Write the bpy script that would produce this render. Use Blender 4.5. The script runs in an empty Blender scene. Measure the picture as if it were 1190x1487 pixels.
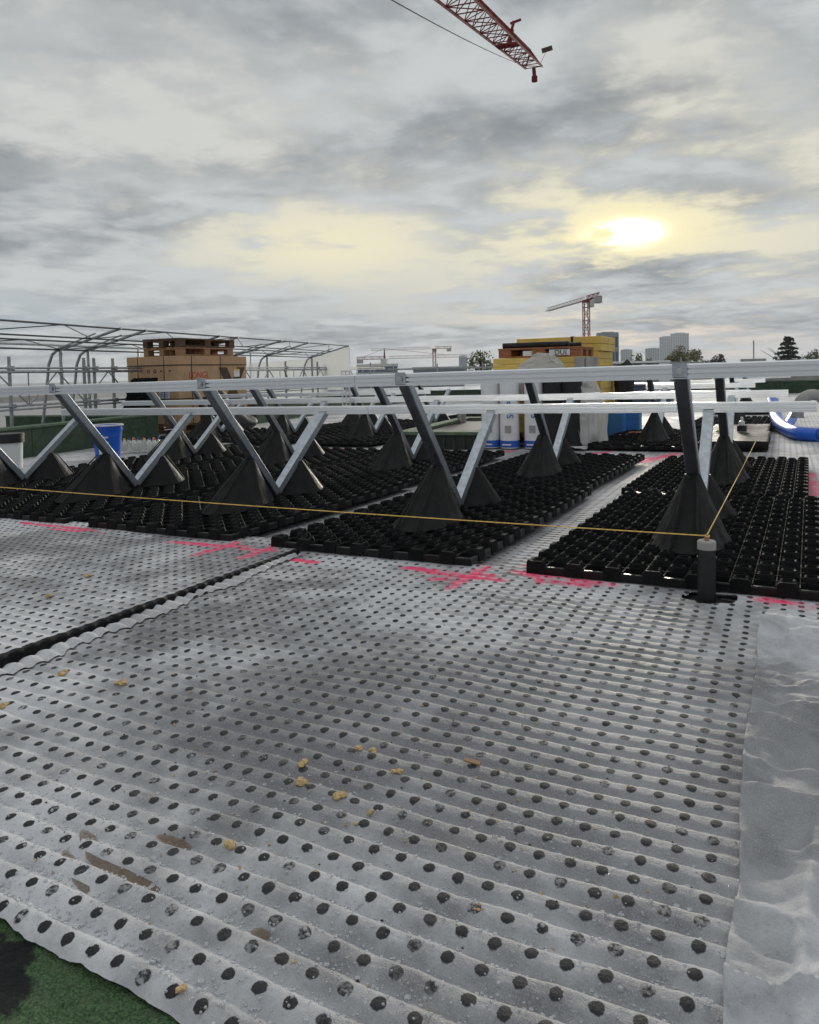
import bpy, math, random
import numpy as np
from mathutils import Matrix, Vector

random.seed(7); RNG = np.random.default_rng(11)
scene = bpy.context.scene
COL = scene.collection

# ------------------------------------------------------------------ camera
YAW, PITCH, ROLL = math.atan(546/1100), math.atan(50/1100), 0.022
cam_d = bpy.data.cameras.new('camera'); cam = bpy.data.objects.new('camera', cam_d); COL.objects.link(cam)
fw = Vector((-math.sin(YAW)*math.cos(PITCH), math.cos(YAW)*math.cos(PITCH), -math.sin(PITCH)))
r0 = Vector((math.cos(YAW), math.sin(YAW), 0)); u0 = r0.cross(fw)
rt = r0*math.cos(ROLL) - u0*math.sin(ROLL); up = u0*math.cos(ROLL) + r0*math.sin(ROLL)
cam.matrix_world = Matrix(((rt.x, up.x, -fw.x, 0), (rt.y, up.y, -fw.y, 0), (rt.z, up.z, -fw.z, .82), (0, 0, 0, 1)))
cam_d.sensor_fit = 'HORIZONTAL'; cam_d.sensor_width = 36; cam_d.lens = 36*1100/1190
cam_d.shift_y = -(743.5-590)/1190
cam_d.clip_start = .05; cam_d.clip_end = 20000
scene.camera = cam

# ------------------------------------------------------------------ view
scene.view_settings.view_transform = 'Standard'; scene.view_settings.look = 'None'
scene.view_settings.exposure = 1.15; scene.view_settings.gamma = 1
scene.view_settings.use_curve_mapping = False

# ------------------------------------------------------------------ sun
SUN = Vector((-0.178, 0.969, 0.166)).normalized()
sd = bpy.data.lights.new('sun', 'SUN'); sd.energy = 1.5; sd.angle = math.radians(11); sd.color = (1, .93, .80)
so = bpy.data.objects.new('sun', sd); COL.objects.link(so)
so.rotation_euler = (-SUN).to_track_quat('-Z', 'Y').to_euler(); so.location = (0, 0, 30)

# ------------------------------------------------------------------ node helpers
class NT:
    def __init__(s, tree): s.t = tree; s.n = tree.nodes; s.l = tree.links
    def put(s, sock, v):
        if v is None: return
        if isinstance(v, bpy.types.NodeSocket): s.l.new(v, sock)
        else:
            if sock.type == 'RGBA' and not hasattr(v, '__len__'): v = (v, v, v, 1)
            if sock.type == 'RGBA' and len(v) == 3: v = (*v, 1)
            sock.default_value = v
    def m(s, op, a, b=None, c=None, clamp=False):
        n = s.n.new('ShaderNodeMath'); n.operation = op; n.use_clamp = clamp
        for i, v in enumerate((a, b, c)): s.put(n.inputs[i], v)
        return n.outputs[0]
    def vm(s, op, a, b=None, sc=None):
        n = s.n.new('ShaderNodeVectorMath'); n.operation = op
        s.put(n.inputs[0], a); s.put(n.inputs[1], b)
        if sc is not None: s.put(n.inputs['Scale'], sc)
        return n.outputs['Value'] if op in ('DOT_PRODUCT', 'LENGTH') else n.outputs[0]
    def xyz(s, v):
        n = s.n.new('ShaderNodeSeparateXYZ'); s.l.new(v, n.inputs[0]); return n.outputs
    def comb(s, x, y, z=0.):
        n = s.n.new('ShaderNodeCombineXYZ')
        for i, v in enumerate((x, y, z)): s.put(n.inputs[i], v)
        return n.outputs[0]
    def noise(s, vec, scale, detail=4, rough=.55, dist=0., col=False):
        n = s.n.new('ShaderNodeTexNoise'); s.put(n.inputs['Vector'], vec)
        n.inputs['Scale'].default_value = scale; n.inputs['Detail'].default_value = detail
        n.inputs['Roughness'].default_value = rough; n.inputs['Distortion'].default_value = dist
        return n.outputs['Color' if col else 0]
    def sm(s, v, a, b, lo=0., hi=1.):
        n = s.n.new('ShaderNodeMapRange'); n.interpolation_type = 'SMOOTHSTEP'
        s.put(n.inputs['Value'], v); s.put(n.inputs['From Min'], a); s.put(n.inputs['From Max'], b)
        n.inputs['To Min'].default_value = lo; n.inputs['To Max'].default_value = hi
        return n.outputs[0]
    def mix(s, f, a, b, mode='MIX'):
        n = s.n.new('ShaderNodeMix'); n.data_type = 'RGBA'; n.blend_type = mode
        s.put(n.inputs[0], f); s.put(n.inputs[6], a); s.put(n.inputs[7], b); return n.outputs[2]
    def ramp(s, f, stops):
        n = s.n.new('ShaderNodeValToRGB'); e = n.color_ramp.elements
        while len(e) < len(stops): e.new(.5)
        for q, (p, c) in zip(e, stops): q.position = p; q.color = (*c, 1)
        s.put(n.inputs[0], f); return n.outputs[0]
    def bump(s, h, strength, dist=.01, nrm=None):
        n = s.n.new('ShaderNodeBump'); n.inputs['Strength'].default_value = strength
        n.inputs['Distance'].default_value = dist; s.put(n.inputs['Height'], h); s.put(n.inputs['Normal'], nrm)
        return n.outputs[0]

# ------------------------------------------------------------------ world: broken overcast over a Nishita sky
w = bpy.data.worlds.new('World'); scene.world = w; w.use_nodes = True
k = NT(w.node_tree); k.n.clear()
out = k.n.new('ShaderNodeOutputWorld'); bg = k.n.new('ShaderNodeBackground'); bg.inputs[1].default_value = .1
k.l.new(bg.outputs[0], out.inputs[0])
sky = k.n.new('ShaderNodeTexSky'); sky.sky_type = 'NISHITA'; sky.sun_disc = False
sky.sun_elevation = math.asin(SUN.z); sky.sun_rotation = math.atan2(SUN.x, SUN.y)
sky.dust_density = 2.0; sky.air_density = 1.0
tc = k.n.new('ShaderNodeTexCoord'); D = k.vm('NORMALIZE', tc.outputs['Generated'])
dx, dy, dz = k.xyz(D)
zp = k.m('MAXIMUM', dz, 0.0)
zc = k.m('ADD', zp, .11)
P = k.comb(k.m('DIVIDE', dx, zc), k.m('DIVIDE', dy, zc), 3.7)
N1 = k.noise(P, .70, 9, .56, .25)
N2 = k.noise(k.vm('ADD', P, (7.3, 2.1, 4.)), 2.2, 8, .55, .25)
N3 = k.noise(k.vm('ADD', P, (1.3, 9.1, 8.)), .35, 5, .55, .4)
sdot = k.m('MAXIMUM', k.vm('DOT_PRODUCT', D, tuple(SUN)), 0.)
# veiled light around the sun, wider along the horizon
sun_az = k.comb(dx, dy, k.m('MULTIPLY_ADD', k.m('SUBTRACT', dz, SUN.z), 2.6, SUN.z))
sw = k.m('MAXIMUM', k.vm('DOT_PRODUCT', k.vm('NORMALIZE', sun_az), tuple(SUN)), 0.)
g_wide = k.m('POWER', sw, 14.0); g_mid = k.m('POWER', sw, 170.); g_core = k.m('POWER', sw, 2200.)
N4 = k.noise(k.vm('ADD', P, (3.3, 5.1, 1.)), 6.5, 7, .6, .2)
cov = k.m('ADD', k.m('ADD', k.m('MULTIPLY', N1, .56), k.m('MULTIPLY', N2, .30)), k.m('MULTIPLY', N4, .14))
cov = k.m('SUBTRACT', cov, k.m('MULTIPLY', k.m('POWER', sw, 500.), .12))
rift = k.m('POWER', k.m('MAXIMUM', k.vm('DOT_PRODUCT', k.vm('NORMALIZE', k.comb(dx, dy, k.m('MULTIPLY_ADD', k.m('SUBTRACT', dz, .165), 3.2, .165))), (-.52, .838, .165)), 0.), 60.)
cov = k.m('SUBTRACT', cov, k.m('MULTIPLY', rift, .14))
cov = k.m('SUBTRACT', cov, k.m('MULTIPLY', g_wide, .035))
thick = k.sm(cov, .415, .52)
# clouds: dark bellies, paler thin parts
shade = k.sm(k.m('ADD', k.m('ADD', k.m('MULTIPLY', N3, .32), k.m('MULTIPLY', N2, .53)), k.m('MULTIPLY', N4, .15)), .39, .60)
cloud = k.mix(shade, (2.0, 2.25, 2.45), (5.2, 5.45, 5.5))
blue = k.mix(.05, (3.0, 3.7, 4.4), sky.outputs[0])
pale = k.mix(k.sm(dz, .03, .17), blue, (5.6, 5.7, 5.5))
gap = k.mix(k.m('MULTIPLY', k.m('MAXIMUM', k.m('MULTIPLY', g_wide, .65), k.m('MULTIPLY', rift, .95)), k.sm(dz, .03, .12)), pale, (8.0, 7.4, 5.2))
col = k.mix(thick, gap, cloud)
thin = k.m('SUBTRACT', 1., thick)
warm = k.m('MULTIPLY', g_mid, k.m('POWER', thin, 1.5))
col = k.mix(k.m('MULTIPLY', warm, 1., clamp=True), col, (10., 8.8, 5.0))
burst = k.m('MULTIPLY', k.m('POWER', sw, 3200.), k.sm(k.m('ADD', k.m('MULTIPLY', N2, .6), k.m('MULTIPLY', N1, .4)), .60, .47))
col = k.mix(1., col, k.mix(burst, (0, 0, 0), (160, 148, 118)), 'ADD')
# zenith of an overcast sky is brighter than its rim
lift = k.sm(dz, .45, 1., .50, .62)
col = k.mix(1., col, lift, 'MULTIPLY')
k.l.new(col, bg.inputs[0])

# ------------------------------------------------------------------ materials
def mat(name, color, rough=.6, metal=0., var=.15, scale=12., bump=0., bscale=60., spec=.5, dirt=None, dirt_amt=.0, stretch=None, rvar=.15):
    m = bpy.data.materials.new(name); m.use_nodes = True; q = NT(m.node_tree)
    b = q.n['Principled BSDF']; t = q.n.new('ShaderNodeTexCoord'); v = t.outputs['Object']
    if stretch: v = q.vm('MULTIPLY', v, stretch)
    n = q.noise(v, scale, 5, .6)
    c = q.mix(q.sm(n, .3, .7), tuple(x*(1-var) for x in color), tuple(min(1, x*(1+var)) for x in color))
    if dirt:
        c = q.mix(q.m('MULTIPLY', q.sm(q.noise(v, scale*.37, 6, .65), .45, .75), dirt_amt), c, dirt)
    q.put(b.inputs['Base Color'], c)
    q.put(b.inputs['Roughness'], q.sm(q.noise(v, scale*2.3, 4), .3, .7, max(.02, rough*(1-rvar)), min(1, rough*(1+rvar))))
    b.inputs['Metallic'].default_value = metal; b.inputs['Specular IOR Level'].default_value = spec
    if bump: q.put(b.inputs['Normal'], q.bump(q.noise(v, bscale, 4, .6), bump, .01))
    return m

PX, PY, SH = .0525, .0537, .035          # pitch of the dimpled drainage board under the fleece
SLOPE = .011                              # fall of the roof towards -X
def rz(x): return SLOPE*x

def fleece_mat(name, dots=1., ridge=0., pale=0., dotfade=0.):
    m = bpy.data.materials.new(name); m.use_nodes = True; q = NT(m.node_tree)
    b = q.n['Principled BSDF']; v = q.n.new('ShaderNodeTexCoord').outputs['Object']
    wob = q.vm('SCALE', q.vm('SUBTRACT', q.noise(v, 14., 3, .5, col=True), (.5, .5, .5)), sc=.012)
    vv = q.vm('ADD', v, wob)
    x, y, z = q.xyz(vv)
    u = q.m('DIVIDE', q.m('ADD', x, .2655), PX)
    w_ = q.m('DIVIDE', q.m('SUBTRACT', q.m('MULTIPLY_ADD', x, SH, y), 1.0353-.2655*SH), PY)
    fu = q.m('SUBTRACT', q.m('FRACT', q.m('ADD', u, .5)), .5); fv = q.m('SUBTRACT', q.m('FRACT', q.m('ADD', w_, .5)), .5)
    r = q.m('SQRT', q.m('ADD', q.m('MULTIPLY', fu, fu), q.m('MULTIPLY', fv, fv)))
    fine = q.noise(v, 420., 3, .6)
    r = q.m('ADD', r, q.m('MULTIPLY', q.m('SUBTRACT', q.noise(v, 170., 3, .6), .5), .10))
    wn = q.n.new('ShaderNodeTexWhiteNoise'); wn.noise_dimensions = '2D'
    q.put(wn.inputs['Vector'], q.comb(q.m('FLOOR', q.m('ADD', u, .5)), q.m('FLOOR', q.m('ADD', w_, .5))))
    cell = wn.outputs['Value']
    edge = q.m('MULTIPLY_ADD', cell, .02, .184)
    dot = q.m('SUBTRACT', 1., q.sm(r, q.m('SUBTRACT', edge, .02), q.m('ADD', edge, .02)))
    worn = q.m('MULTIPLY', q.sm(q.noise(v, 110., 4, .7), .42, .60), q.sm(cell, .62, .95))   # some dots half rubbed out
    dot = q.m('MULTIPLY', dot, q.m('SUBTRACT', 1., q.m('MULTIPLY', worn, .75)))
    big = q.noise(v, 1.1, 5, .6, .4)
    mid = q.noise(v, 6.5, 5, .6)
    wet = q.sm(q.m('ADD', q.m('MULTIPLY', big, .7), q.m('MULTIPLY', mid, .3)), .40, .60)
    xx, yy_, zz_ = q.xyz(v)
    ell = q.m('ADD', q.m('POWER', q.m('DIVIDE', q.m('ADD', xx, .42), .85), 2.), q.m('POWER', q.m('DIVIDE', q.m('SUBTRACT', yy_, 1.62), .55), 2.))
    soak = q.sm(q.m('ADD', ell, q.m('MULTIPLY', q.m('SUBTRACT', big, .5), 2.2)), .35, 1.5)      # rain-soaked patch in the middle of the sheet
    wet = q.m('MULTIPLY', wet, q.m('MULTIPLY_ADD', soak, .68, .32))
    base = q.mix(wet, (.145+.13*pale, .148+.13*pale, .164+.13*pale), (.62, .625, .66))
    base = q.mix(q.m('MULTIPLY', q.sm(fine, .35, .75), .35), base, (.56, .56, .57))
    base = q.mix(q.m('MULTIPLY', q.sm(q.noise(v, 37., 5, .75), .52, .74), .25), base, (.15, .15, .15))
    base = q.mix(q.m('MULTIPLY', q.sm(q.noise(v, 160., 4, .75), .52, .68), .28), base, (.18, .18, .185))
    base = q.mix(q.m('MULTIPLY', q.sm(q.noise(v, 260., 2, .5), .68, .76), .5), base, (.75, .75, .76))
    base = q.mix(q.m('MULTIPLY', q.sm(q.noise(v, 3.1, 4, .6), .58, .75), .22), base, (.30, .255, .19))
    c = q.mix(q.m('MULTIPLY', dot, dots), base, q.mix(fine, (.008, .009, .011), (.035, .037, .041)))
    a = q.n.new('ShaderNodeAttribute'); a.attribute_name = 'paint'
    pk = q.m('MULTIPLY', q.sm(q.m('ADD', a.outputs['Fac'], q.m('MULTIPLY', q.m('SUBTRACT', q.noise(v, 75., 5, .75), .5), 1.6)), .18, 1.0), .92)
    c = q.mix(pk, c, q.mix(fine, (.85, .012, .11), (1., .09, .26)))
    q.put(b.inputs['Base Color'], c)
    q.put(b.inputs['Roughness'], q.m('SUBTRACT', q.sm(wet, 0., 1., .58, .80), q.m('MULTIPLY', dot, -.1)))
    b.inputs['Specular IOR Level'].default_value = .45
    h = q.m('ADD', q.m('MULTIPLY', fine, .5), q.m('MULTIPLY', q.noise(v, 120., 3), .8))
    nrm = q.bump(h, .6, .004)
    if ridge:
        rdg = q.m('MULTIPLY', q.m('COSINE', q.m('MULTIPLY', w_, 2*math.pi)), .5)
        nrm = q.bump(rdg, 1., ridge, nrm)
    q.put(b.inputs['Normal'], nrm)
    return m

M = {}
M['fleece'] = fleece_mat('grey fleece')
M['fleece_far'] = fleece_mat('grey fleece far', ridge=.012, pale=.9, dots=.75)
M['fleece_plain'] = fleece_mat('plain fleece', dots=.0, pale=1.6)
M['tray'] = mat('recycled black plastic', (.008, .0085, .0095), .72, var=.3, scale=9, bump=.2, bscale=120, spec=.14, dirt=(.022, .022, .022), dirt_amt=.4)
M['cone'] = mat('dusty black moulded foot', (.010, .0105, .011), .6, var=.3, scale=7, bump=.35, bscale=70, spec=.15, dirt=(.022, .022, .022), dirt_amt=.6)
M['galv'] = mat('galvanised steel', (.42, .46, .51), .42, 1., var=.14, scale=28, bump=.05, bscale=150)
M['galv_shaded'] = mat('galvanised steel in painted shade', (.34, .37, .41), .42, .9, var=.15, scale=20, bump=.05, bscale=150)  # front legs: galvanised steel with their shade darkened into the colour
M['alu'] = mat('mill aluminium', (.74, .765, .80), .33, 1., var=.04, scale=3, stretch=(.15, 1, 1), rvar=.02)
M['bolt'] = mat('zinc bolt', (.55, .56, .58), .3, 1.)
M['black'] = mat('black rubber', (.012, .012, .013), .5, var=.3, scale=30, bump=.2)
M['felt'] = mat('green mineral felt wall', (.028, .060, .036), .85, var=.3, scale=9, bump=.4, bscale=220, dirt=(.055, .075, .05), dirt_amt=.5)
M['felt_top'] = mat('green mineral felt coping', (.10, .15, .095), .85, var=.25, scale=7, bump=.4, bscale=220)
M['card'] = mat('brown cardboard', (.50, .315, .185), .8, var=.10, scale=5, bump=.05, dirt=(.38, .23, .13), dirt_amt=.4)
M['card_dark'] = mat('dark brown print', (.075, .05, .035), .8)
M['ink_red'] = mat('red print', (.55, .045, .03), .7)
M['ink_black'] = mat('black print', (.02, .018, .018), .7)
M['ink_blue'] = mat('blue print', (.02, .10, .45), .6)
M['paper'] = mat('white paper', (.72, .73, .74), .7, var=.06)
M['wood_dark'] = mat('weathered pallet wood', (.105, .058, .036), .8, var=.4, scale=14, bump=.3, bscale=40, stretch=(1, 6, 6))
M['wood'] = mat('pallet wood', (.33, .19, .10), .8, var=.35, scale=14, bump=.3, bscale=40, stretch=(1, 6, 6))
M['wood_orange'] = mat('orange stained pallet wood', (.34, .13, .06), .8, var=.35, scale=14, bump=.3, bscale=40, stretch=(1, 6, 6))
M['blue_pl'] = mat('blue plastic', (.018, .12, .60), .35, var=.12, scale=4)
M['blue_soft'] = mat('light blue wrap', (.05, .20, .52), .4, var=.12, scale=8, bump=.2, bscale=16)
M['white_pl'] = mat('white plastic', (.68, .69, .70), .4, var=.06, scale=5)
M['yellow'] = mat('yellow insulation board', (.74, .52, .14), .75, var=.14, scale=5, bump=.1, dirt=(.62, .41, .09), dirt_amt=.5)
M['film'] = mat('white film wrap', (.62, .63, .63), .35, var=.10, scale=4, bump=.5, bscale=14)
M['steel'] = mat('scaffold steel', (.36, .38, .40), .5, .85, var=.2, scale=18, dirt=(.18, .18, .18), dirt_amt=.5)
M['dark_steel'] = mat('dark truss tube', (.10, .105, .115), .5, .7, var=.2)
M['red_steel'] = mat('red crane paint', (.22, .028, .028), .85, var=.25, scale=3, spec=.1)
M['crane_white'] = mat('white crane paint', (.60, .58, .56), .5, var=.2, scale=3)
M['concrete'] = mat('concrete', (.36, .35, .34), .85, var=.2, scale=2, bump=.1)
M['rope'] = mat('yellow mason line', (.78, .52, .13), .7, var=.2, scale=60)
M['crumb'] = mat('tan foam crumb', (.56, .40, .20), .9, var=.3, scale=90, bump=.6, bscale=160)
def sheet_mat(name, c, tr=.5):
    m = bpy.data.materials.new(name); m.use_nodes = True; q = NT(m.node_tree); q.n.clear()
    v = q.n.new('ShaderNodeTexCoord').outputs['Object']; cc = q.mix(q.noise(v, 3., 5, .6), tuple(x*.9 for x in c), c)
    o_ = q.n.new('ShaderNodeOutputMaterial'); d = q.n.new('ShaderNodeBsdfDiffuse'); t = q.n.new('ShaderNodeBsdfTranslucent'); g = q.n.new('ShaderNodeBsdfGlossy'); mx = q.n.new('ShaderNodeMixShader'); m2 = q.n.new('ShaderNodeMixShader')
    q.put(d.inputs[0], cc); q.put(t.inputs[0], cc); mx.inputs[0].default_value = tr; g.inputs['Roughness'].default_value = .35; m2.inputs[0].default_value = .06
    nb = q.bump(q.noise(v, 9., 5, .6), .5, .02)
    for n_ in (d, t, g): q.l.new(nb, n_.inputs['Normal'])
    q.l.new(d.outputs[0], mx.inputs[1]); q.l.new(t.outputs[0], mx.inputs[2]); q.l.new(mx.outputs[0], m2.inputs[1]); q.l.new(g.outputs[0], m2.inputs[2]); q.l.new(m2.outputs[0], o_.inputs[0])
    return m
M['sheeting'] = sheet_mat('white translucent sheeting', (.85, .86, .86), .6); M['film'] = sheet_mat('white film wrap', (.93, .94, .94), .65)
M['bark'] = mat('bark', (.07, .05, .035), .9)
M['city'] = mat('city ground', (.13, .14, .12), .9, var=.3, scale=.02)
M['rope'].name = 'yellow mason line'

def leaf_mat(name, c):
    m = bpy.data.materials.new(name); m.use_nodes = True; q = NT(m.node_tree); b = q.n['Principled BSDF']
    v = q.n.new('ShaderNodeTexCoord').outputs['Object']
    q.put(b.inputs['Base Color'], q.mix(q.noise(v, 1.3, 4, .6), tuple(x*.6 for x in c), tuple(x*1.4 for x in c)))
    b.inputs['Roughness'].default_value = .6
    b.inputs['Transmission Weight'].default_value = 0.
    return m
M['leaf'] = leaf_mat('leaf green', (.10, .13, .035)); M['leaf_olive'] = leaf_mat('leaf olive', (.15, .15, .05))
M['leaf_dark'] = leaf_mat('leaf dark', (.05, .045, .035)); M['needle'] = leaf_mat('conifer needle', (.028, .04, .028))

m = bpy.data.materials.new('whitened rain water'); m.use_nodes = True; b = m.node_tree.nodes['Principled BSDF']
b.inputs['Base Color'].default_value = (.82, .84, .87, 1); b.inputs['Roughness'].default_value = .05  # whitish base puts sky reflections into the colour of the drops
b.inputs['Transmission Weight'].default_value = .6; b.inputs['IOR'].default_value = 1.33; M['water'] = m
m = bpy.data.materials.new('pooled rain'); m.use_nodes = True; b = m.node_tree.nodes['Principled BSDF']; b.inputs['Base Color'].default_value = (.01, .011, .012, 1); b.inputs['Roughness'].default_value = .04; b.inputs['IOR'].default_value = 1.33; M['pool'] = m
m = bpy.data.materials.new('brown puddle'); m.use_nodes = True; q = NT(m.node_tree); b = q.n['Principled BSDF']
v = q.n.new('ShaderNodeTexCoord').outputs['Object']
q.put(b.inputs['Base Color'], q.mix(q.noise(v, 60., 4), (.085, .038, .007), (.17, .085, .02)))
b.inputs['Roughness'].default_value = .12; b.inputs['Alpha'].default_value = .55; M['puddle'] = m
m = bpy.data.materials.new('clear plastic'); m.use_nodes = True; b = m.node_tree.nodes['Principled BSDF']
b.inputs['Base Color'].default_value = (.9, .92, .9, 1); b.inputs['Roughness'].default_value = .1
b.inputs['Transmission Weight'].default_value = .85; M['clear'] = m
# green granule roofing felt with one scorched seam
m = bpy.data.materials.new('green granule roofing felt'); m.use_nodes = True; q = NT(m.node_tree); b = q.n['Principled BSDF']
v = q.n.new('ShaderNodeTexCoord').outputs['Object']
n1 = q.noise(v, 260., 3, .7); n2 = q.noise(v, 40., 4, .65)
c = q.mix(q.sm(n1, .35, .7), (.022, .062, .022), (.13, .235, .10)); c = q.mix(q.m('MULTIPLY', q.sm(n2, .45, .7), .5), c, (.12, .15, .10))
a = q.n.new('ShaderNodeAttribute'); a.attribute_name = 'paint'
c = q.mix(q.sm(q.m('ADD', a.outputs['Fac'], q.m('MULTIPLY', q.m('SUBTRACT', n2, .5), .8)), .4, .65), c, (.006, .007, .008))
q.put(b.inputs['Base Color'], c); b.inputs['Roughness'].default_value = .9
q.put(b.inputs['Normal'], q.bump(q.m('ADD', n1, q.m('MULTIPLY', n2, 1.5)), 1., .006)); M['granule'] = m

# ------------------------------------------------------------------ mesh helpers
def tag(o, label=None, cat=None, group=None, kind=None):
    if label: o['label'] = label
    if cat: o['category'] = cat
    if group: o['group'] = group
    if kind: o['kind'] = kind
    return o

def link(name, data, parent=None, mtl=None):
    o = bpy.data.objects.new(name, data); COL.objects.link(o)
    if parent is not None: o.parent = parent
    if mtl is not None and data is not None and not data.materials: data.materials.append(M[mtl] if isinstance(mtl, str) else mtl)
    return o

def empty(name, loc, rot=(0, 0, 0), label=None, cat=None, group=None):
    o = bpy.data.objects.new(name, None); COL.objects.link(o); o.location = loc; o.rotation_euler = rot
    o.empty_display_size = .1
    return tag(o, label, cat, group)

class MB:
    def __init__(s): s.v = []; s.f = []
    def add(s, vs, fs):
        o = len(s.v); s.v += [tuple(p) for p in vs]; s.f += [tuple(i+o for i in f) for f in fs]; return s
    def box(s, x0, x1, y0, y1, z0, z1):
        return s.add([(x0,y0,z0),(x1,y0,z0),(x1,y1,z0),(x0,y1,z0),(x0,y0,z1),(x1,y0,z1),(x1,y1,z1),(x0,y1,z1)],
                     [(3,2,1,0),(4,5,6,7),(0,1,5,4),(1,2,6,5),(2,3,7,6),(3,0,4,7)])
    def bbox(s, x0, x1, y0, y1, z0, z1, b=.004):       # box with chamfered edges
        vs = []; fs = []
        pts = []
        for (zz, i) in ((z0, b), (z0+b, 0), (z1-b, 0), (z1, b)):
            a = [(x0+i+b, y0+i), (x1-i-b, y0+i), (x1-i, y0+i+b), (x1-i, y1-i-b), (x1-i-b, y1-i), (x0+i+b, y1-i), (x0+i, y1-i-b), (x0+i, y0+i+b)]
            pts.append([(p[0], p[1], zz) for p in a])
        return s.loft(pts, True)
    def loft(s, rings, caps=True):
        n = len(rings[0]); vs = [p for r in rings for p in r]; fs = []
        for j in range(len(rings)-1):
            for i in range(n):
                i2 = (i+1) % n; fs.append((j*n+i, j*n+i2, (j+1)*n+i2, (j+1)*n+i))
        if caps: fs.append(tuple(range(n-1, -1, -1))); fs.append(tuple((len(rings)-1)*n+i for i in range(n)))
        return s.add(vs, fs)
    def tube(s, pts, r, n=8, caps=True):
        pts = [Vector(p) for p in pts]; rings = []
        if not hasattr(r, '__len__'): r = [r]*len(pts)
        ref = None
        for i, p in enumerate(pts):
            t = (pts[min(i+1, len(pts)-1)] - pts[max(i-1, 0)]).normalized()
            if ref is None: ref = Vector((0, 0, 1)) if abs(t.z) < .9 else Vector((1, 0, 0))
            a = (ref - t*ref.dot(t)).normalized(); bb = t.cross(a); ref = a
            rings.append([tuple(p + (a*math.cos(q)+bb*math.sin(q))*r[i]) for q in [2*math.pi*j/n for j in range(n)]])
        return s.loft(rings, caps)
    def extr(s, prof, p0, p1, u, v):
        p0, p1, u, v = Vector(p0), Vector(p1), Vector(u), Vector(v)
        return s.loft([[tuple(p + u*a + v*b) for a, b in prof] for p in (p0, p1)], True)
    def mesh(s, name, smooth=False, fix=True):
        me = bpy.data.meshes.new(name); me.from_pydata(s.v, [], s.f)
        if fix:
            import bmesh
            bm = bmesh.new(); bm.from_mesh(me); bmesh.ops.recalc_face_normals(bm, faces=bm.faces); bm.to_mesh(me); bm.free()
        if smooth:
            me.polygons.foreach_set('use_smooth', [True]*len(me.polygons))
            if hasattr(me, 'set_sharp_from_angle'): me.set_sharp_from_angle(angle=math.radians(40))
        me.update(); return me
    def obj(s, name, mtl, parent=None, smooth=False):
        return link(name, s.mesh(name, smooth), parent, mtl)

def grid(name, xs, ys, Z, mtl, paint=None, parent=None, smooth=True, keep=None):
    nx, ny = len(xs), len(ys); X, Y = np.meshgrid(xs, ys)
    if callable(Z): Z = Z(X, Y)
    return surf(name, X, Y, Z, mtl, paint, parent, smooth, keep)

def surf(name, X, Y, Z, mtl, paint=None, parent=None, smooth=True, keep=None):
    ny, nx = X.shape
    co = np.stack([X, Y, Z], -1).reshape(-1, 3).astype(np.float32)
    i = np.arange(ny*nx).reshape(ny, nx)
    q = np.stack([i[:-1, :-1], i[:-1, 1:], i[1:, 1:], i[1:, :-1]], -1)
    if keep is not None: q = q[keep]
    q = q.reshape(-1, 4)
    me = bpy.data.meshes.new(name); me.vertices.add(len(co)); me.vertices.foreach_set('co', co.ravel())
    me.loops.add(q.size); me.loops.foreach_set('vertex_index', q.ravel().astype(np.int32))
    me.polygons.add(len(q)); me.polygons.foreach_set('loop_start', np.arange(0, q.size, 4, dtype=np.int32))
    me.polygons.foreach_set('use_smooth', np.full(len(q), smooth))
    me.update(calc_edges=True)
    if paint is not None:
        at = me.attributes.new('paint', 'FLOAT', 'POINT'); at.data.foreach_set('value', paint(X, Y).ravel().astype(np.float32))
    return link(name, me, parent, mtl)

def vnoise(X, Y, s, seed=0):
    r = np.random.default_rng(seed); T = r.random((256, 256))
    x = X/s+100; y = Y/s+100; i = np.floor(x).astype(int); j = np.floor(y).astype(int); fx = x-i; fy = y-j
    fx = fx*fx*(3-2*fx); fy = fy*fy*(3-2*fy); g = lambda a, b: T[a % 256, b % 256]
    return (g(i, j)*(1-fx)*(1-fy)+g(i+1, j)*fx*(1-fy)+g(i, j+1)*(1-fx)*fy+g(i+1, j+1)*fx*fy)-.5

def lnoise(X, Y, s, seed, ang):
    r = np.random.default_rng(seed); T = r.random((256, 256)); ca, sa = math.cos(ang), math.sin(ang)
    x = (X*ca-Y*sa)/s+100; y = (X*sa+Y*ca)/s+100; i = np.floor(x).astype(int); j = np.floor(y).astype(int); fx = x-i; fy = y-j; g = lambda a, b: T[a % 256, b % 256]
    up_ = fx+fy > 1                      # flat triangles: creases stay sharp
    a = g(i, j)+(g(i+1, j)-g(i, j))*fx+(g(i, j+1)-g(i, j))*fy
    b = g(i+1, j+1)+(g(i, j+1)-g(i+1, j+1))*(1-fx)+(g(i+1, j)-g(i+1, j+1))*(1-fy)
    return np.where(up_, b, a)-.5

def text_obj(name, body, size, mtl, parent, loc, rot, ext=.001):
    cu = bpy.data.curves.new(name, 'FONT'); cu.body = body; cu.size = size; cu.extrude = ext; cu.align_x = 'CENTER'; cu.align_y = 'CENTER'
    cu.resolution_u = 3
    t = bpy.data.objects.new('tmp', cu); COL.objects.link(t)
    me = bpy.data.meshes.new_from_object(t.evaluated_get(bpy.context.evaluated_depsgraph_get()))
    bpy.data.objects.remove(t); bpy.data.curves.remove(cu); me.materials.clear()
    o = link(name, me, parent, mtl); o.location = loc; o.rotation_euler = rot; return o

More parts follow.
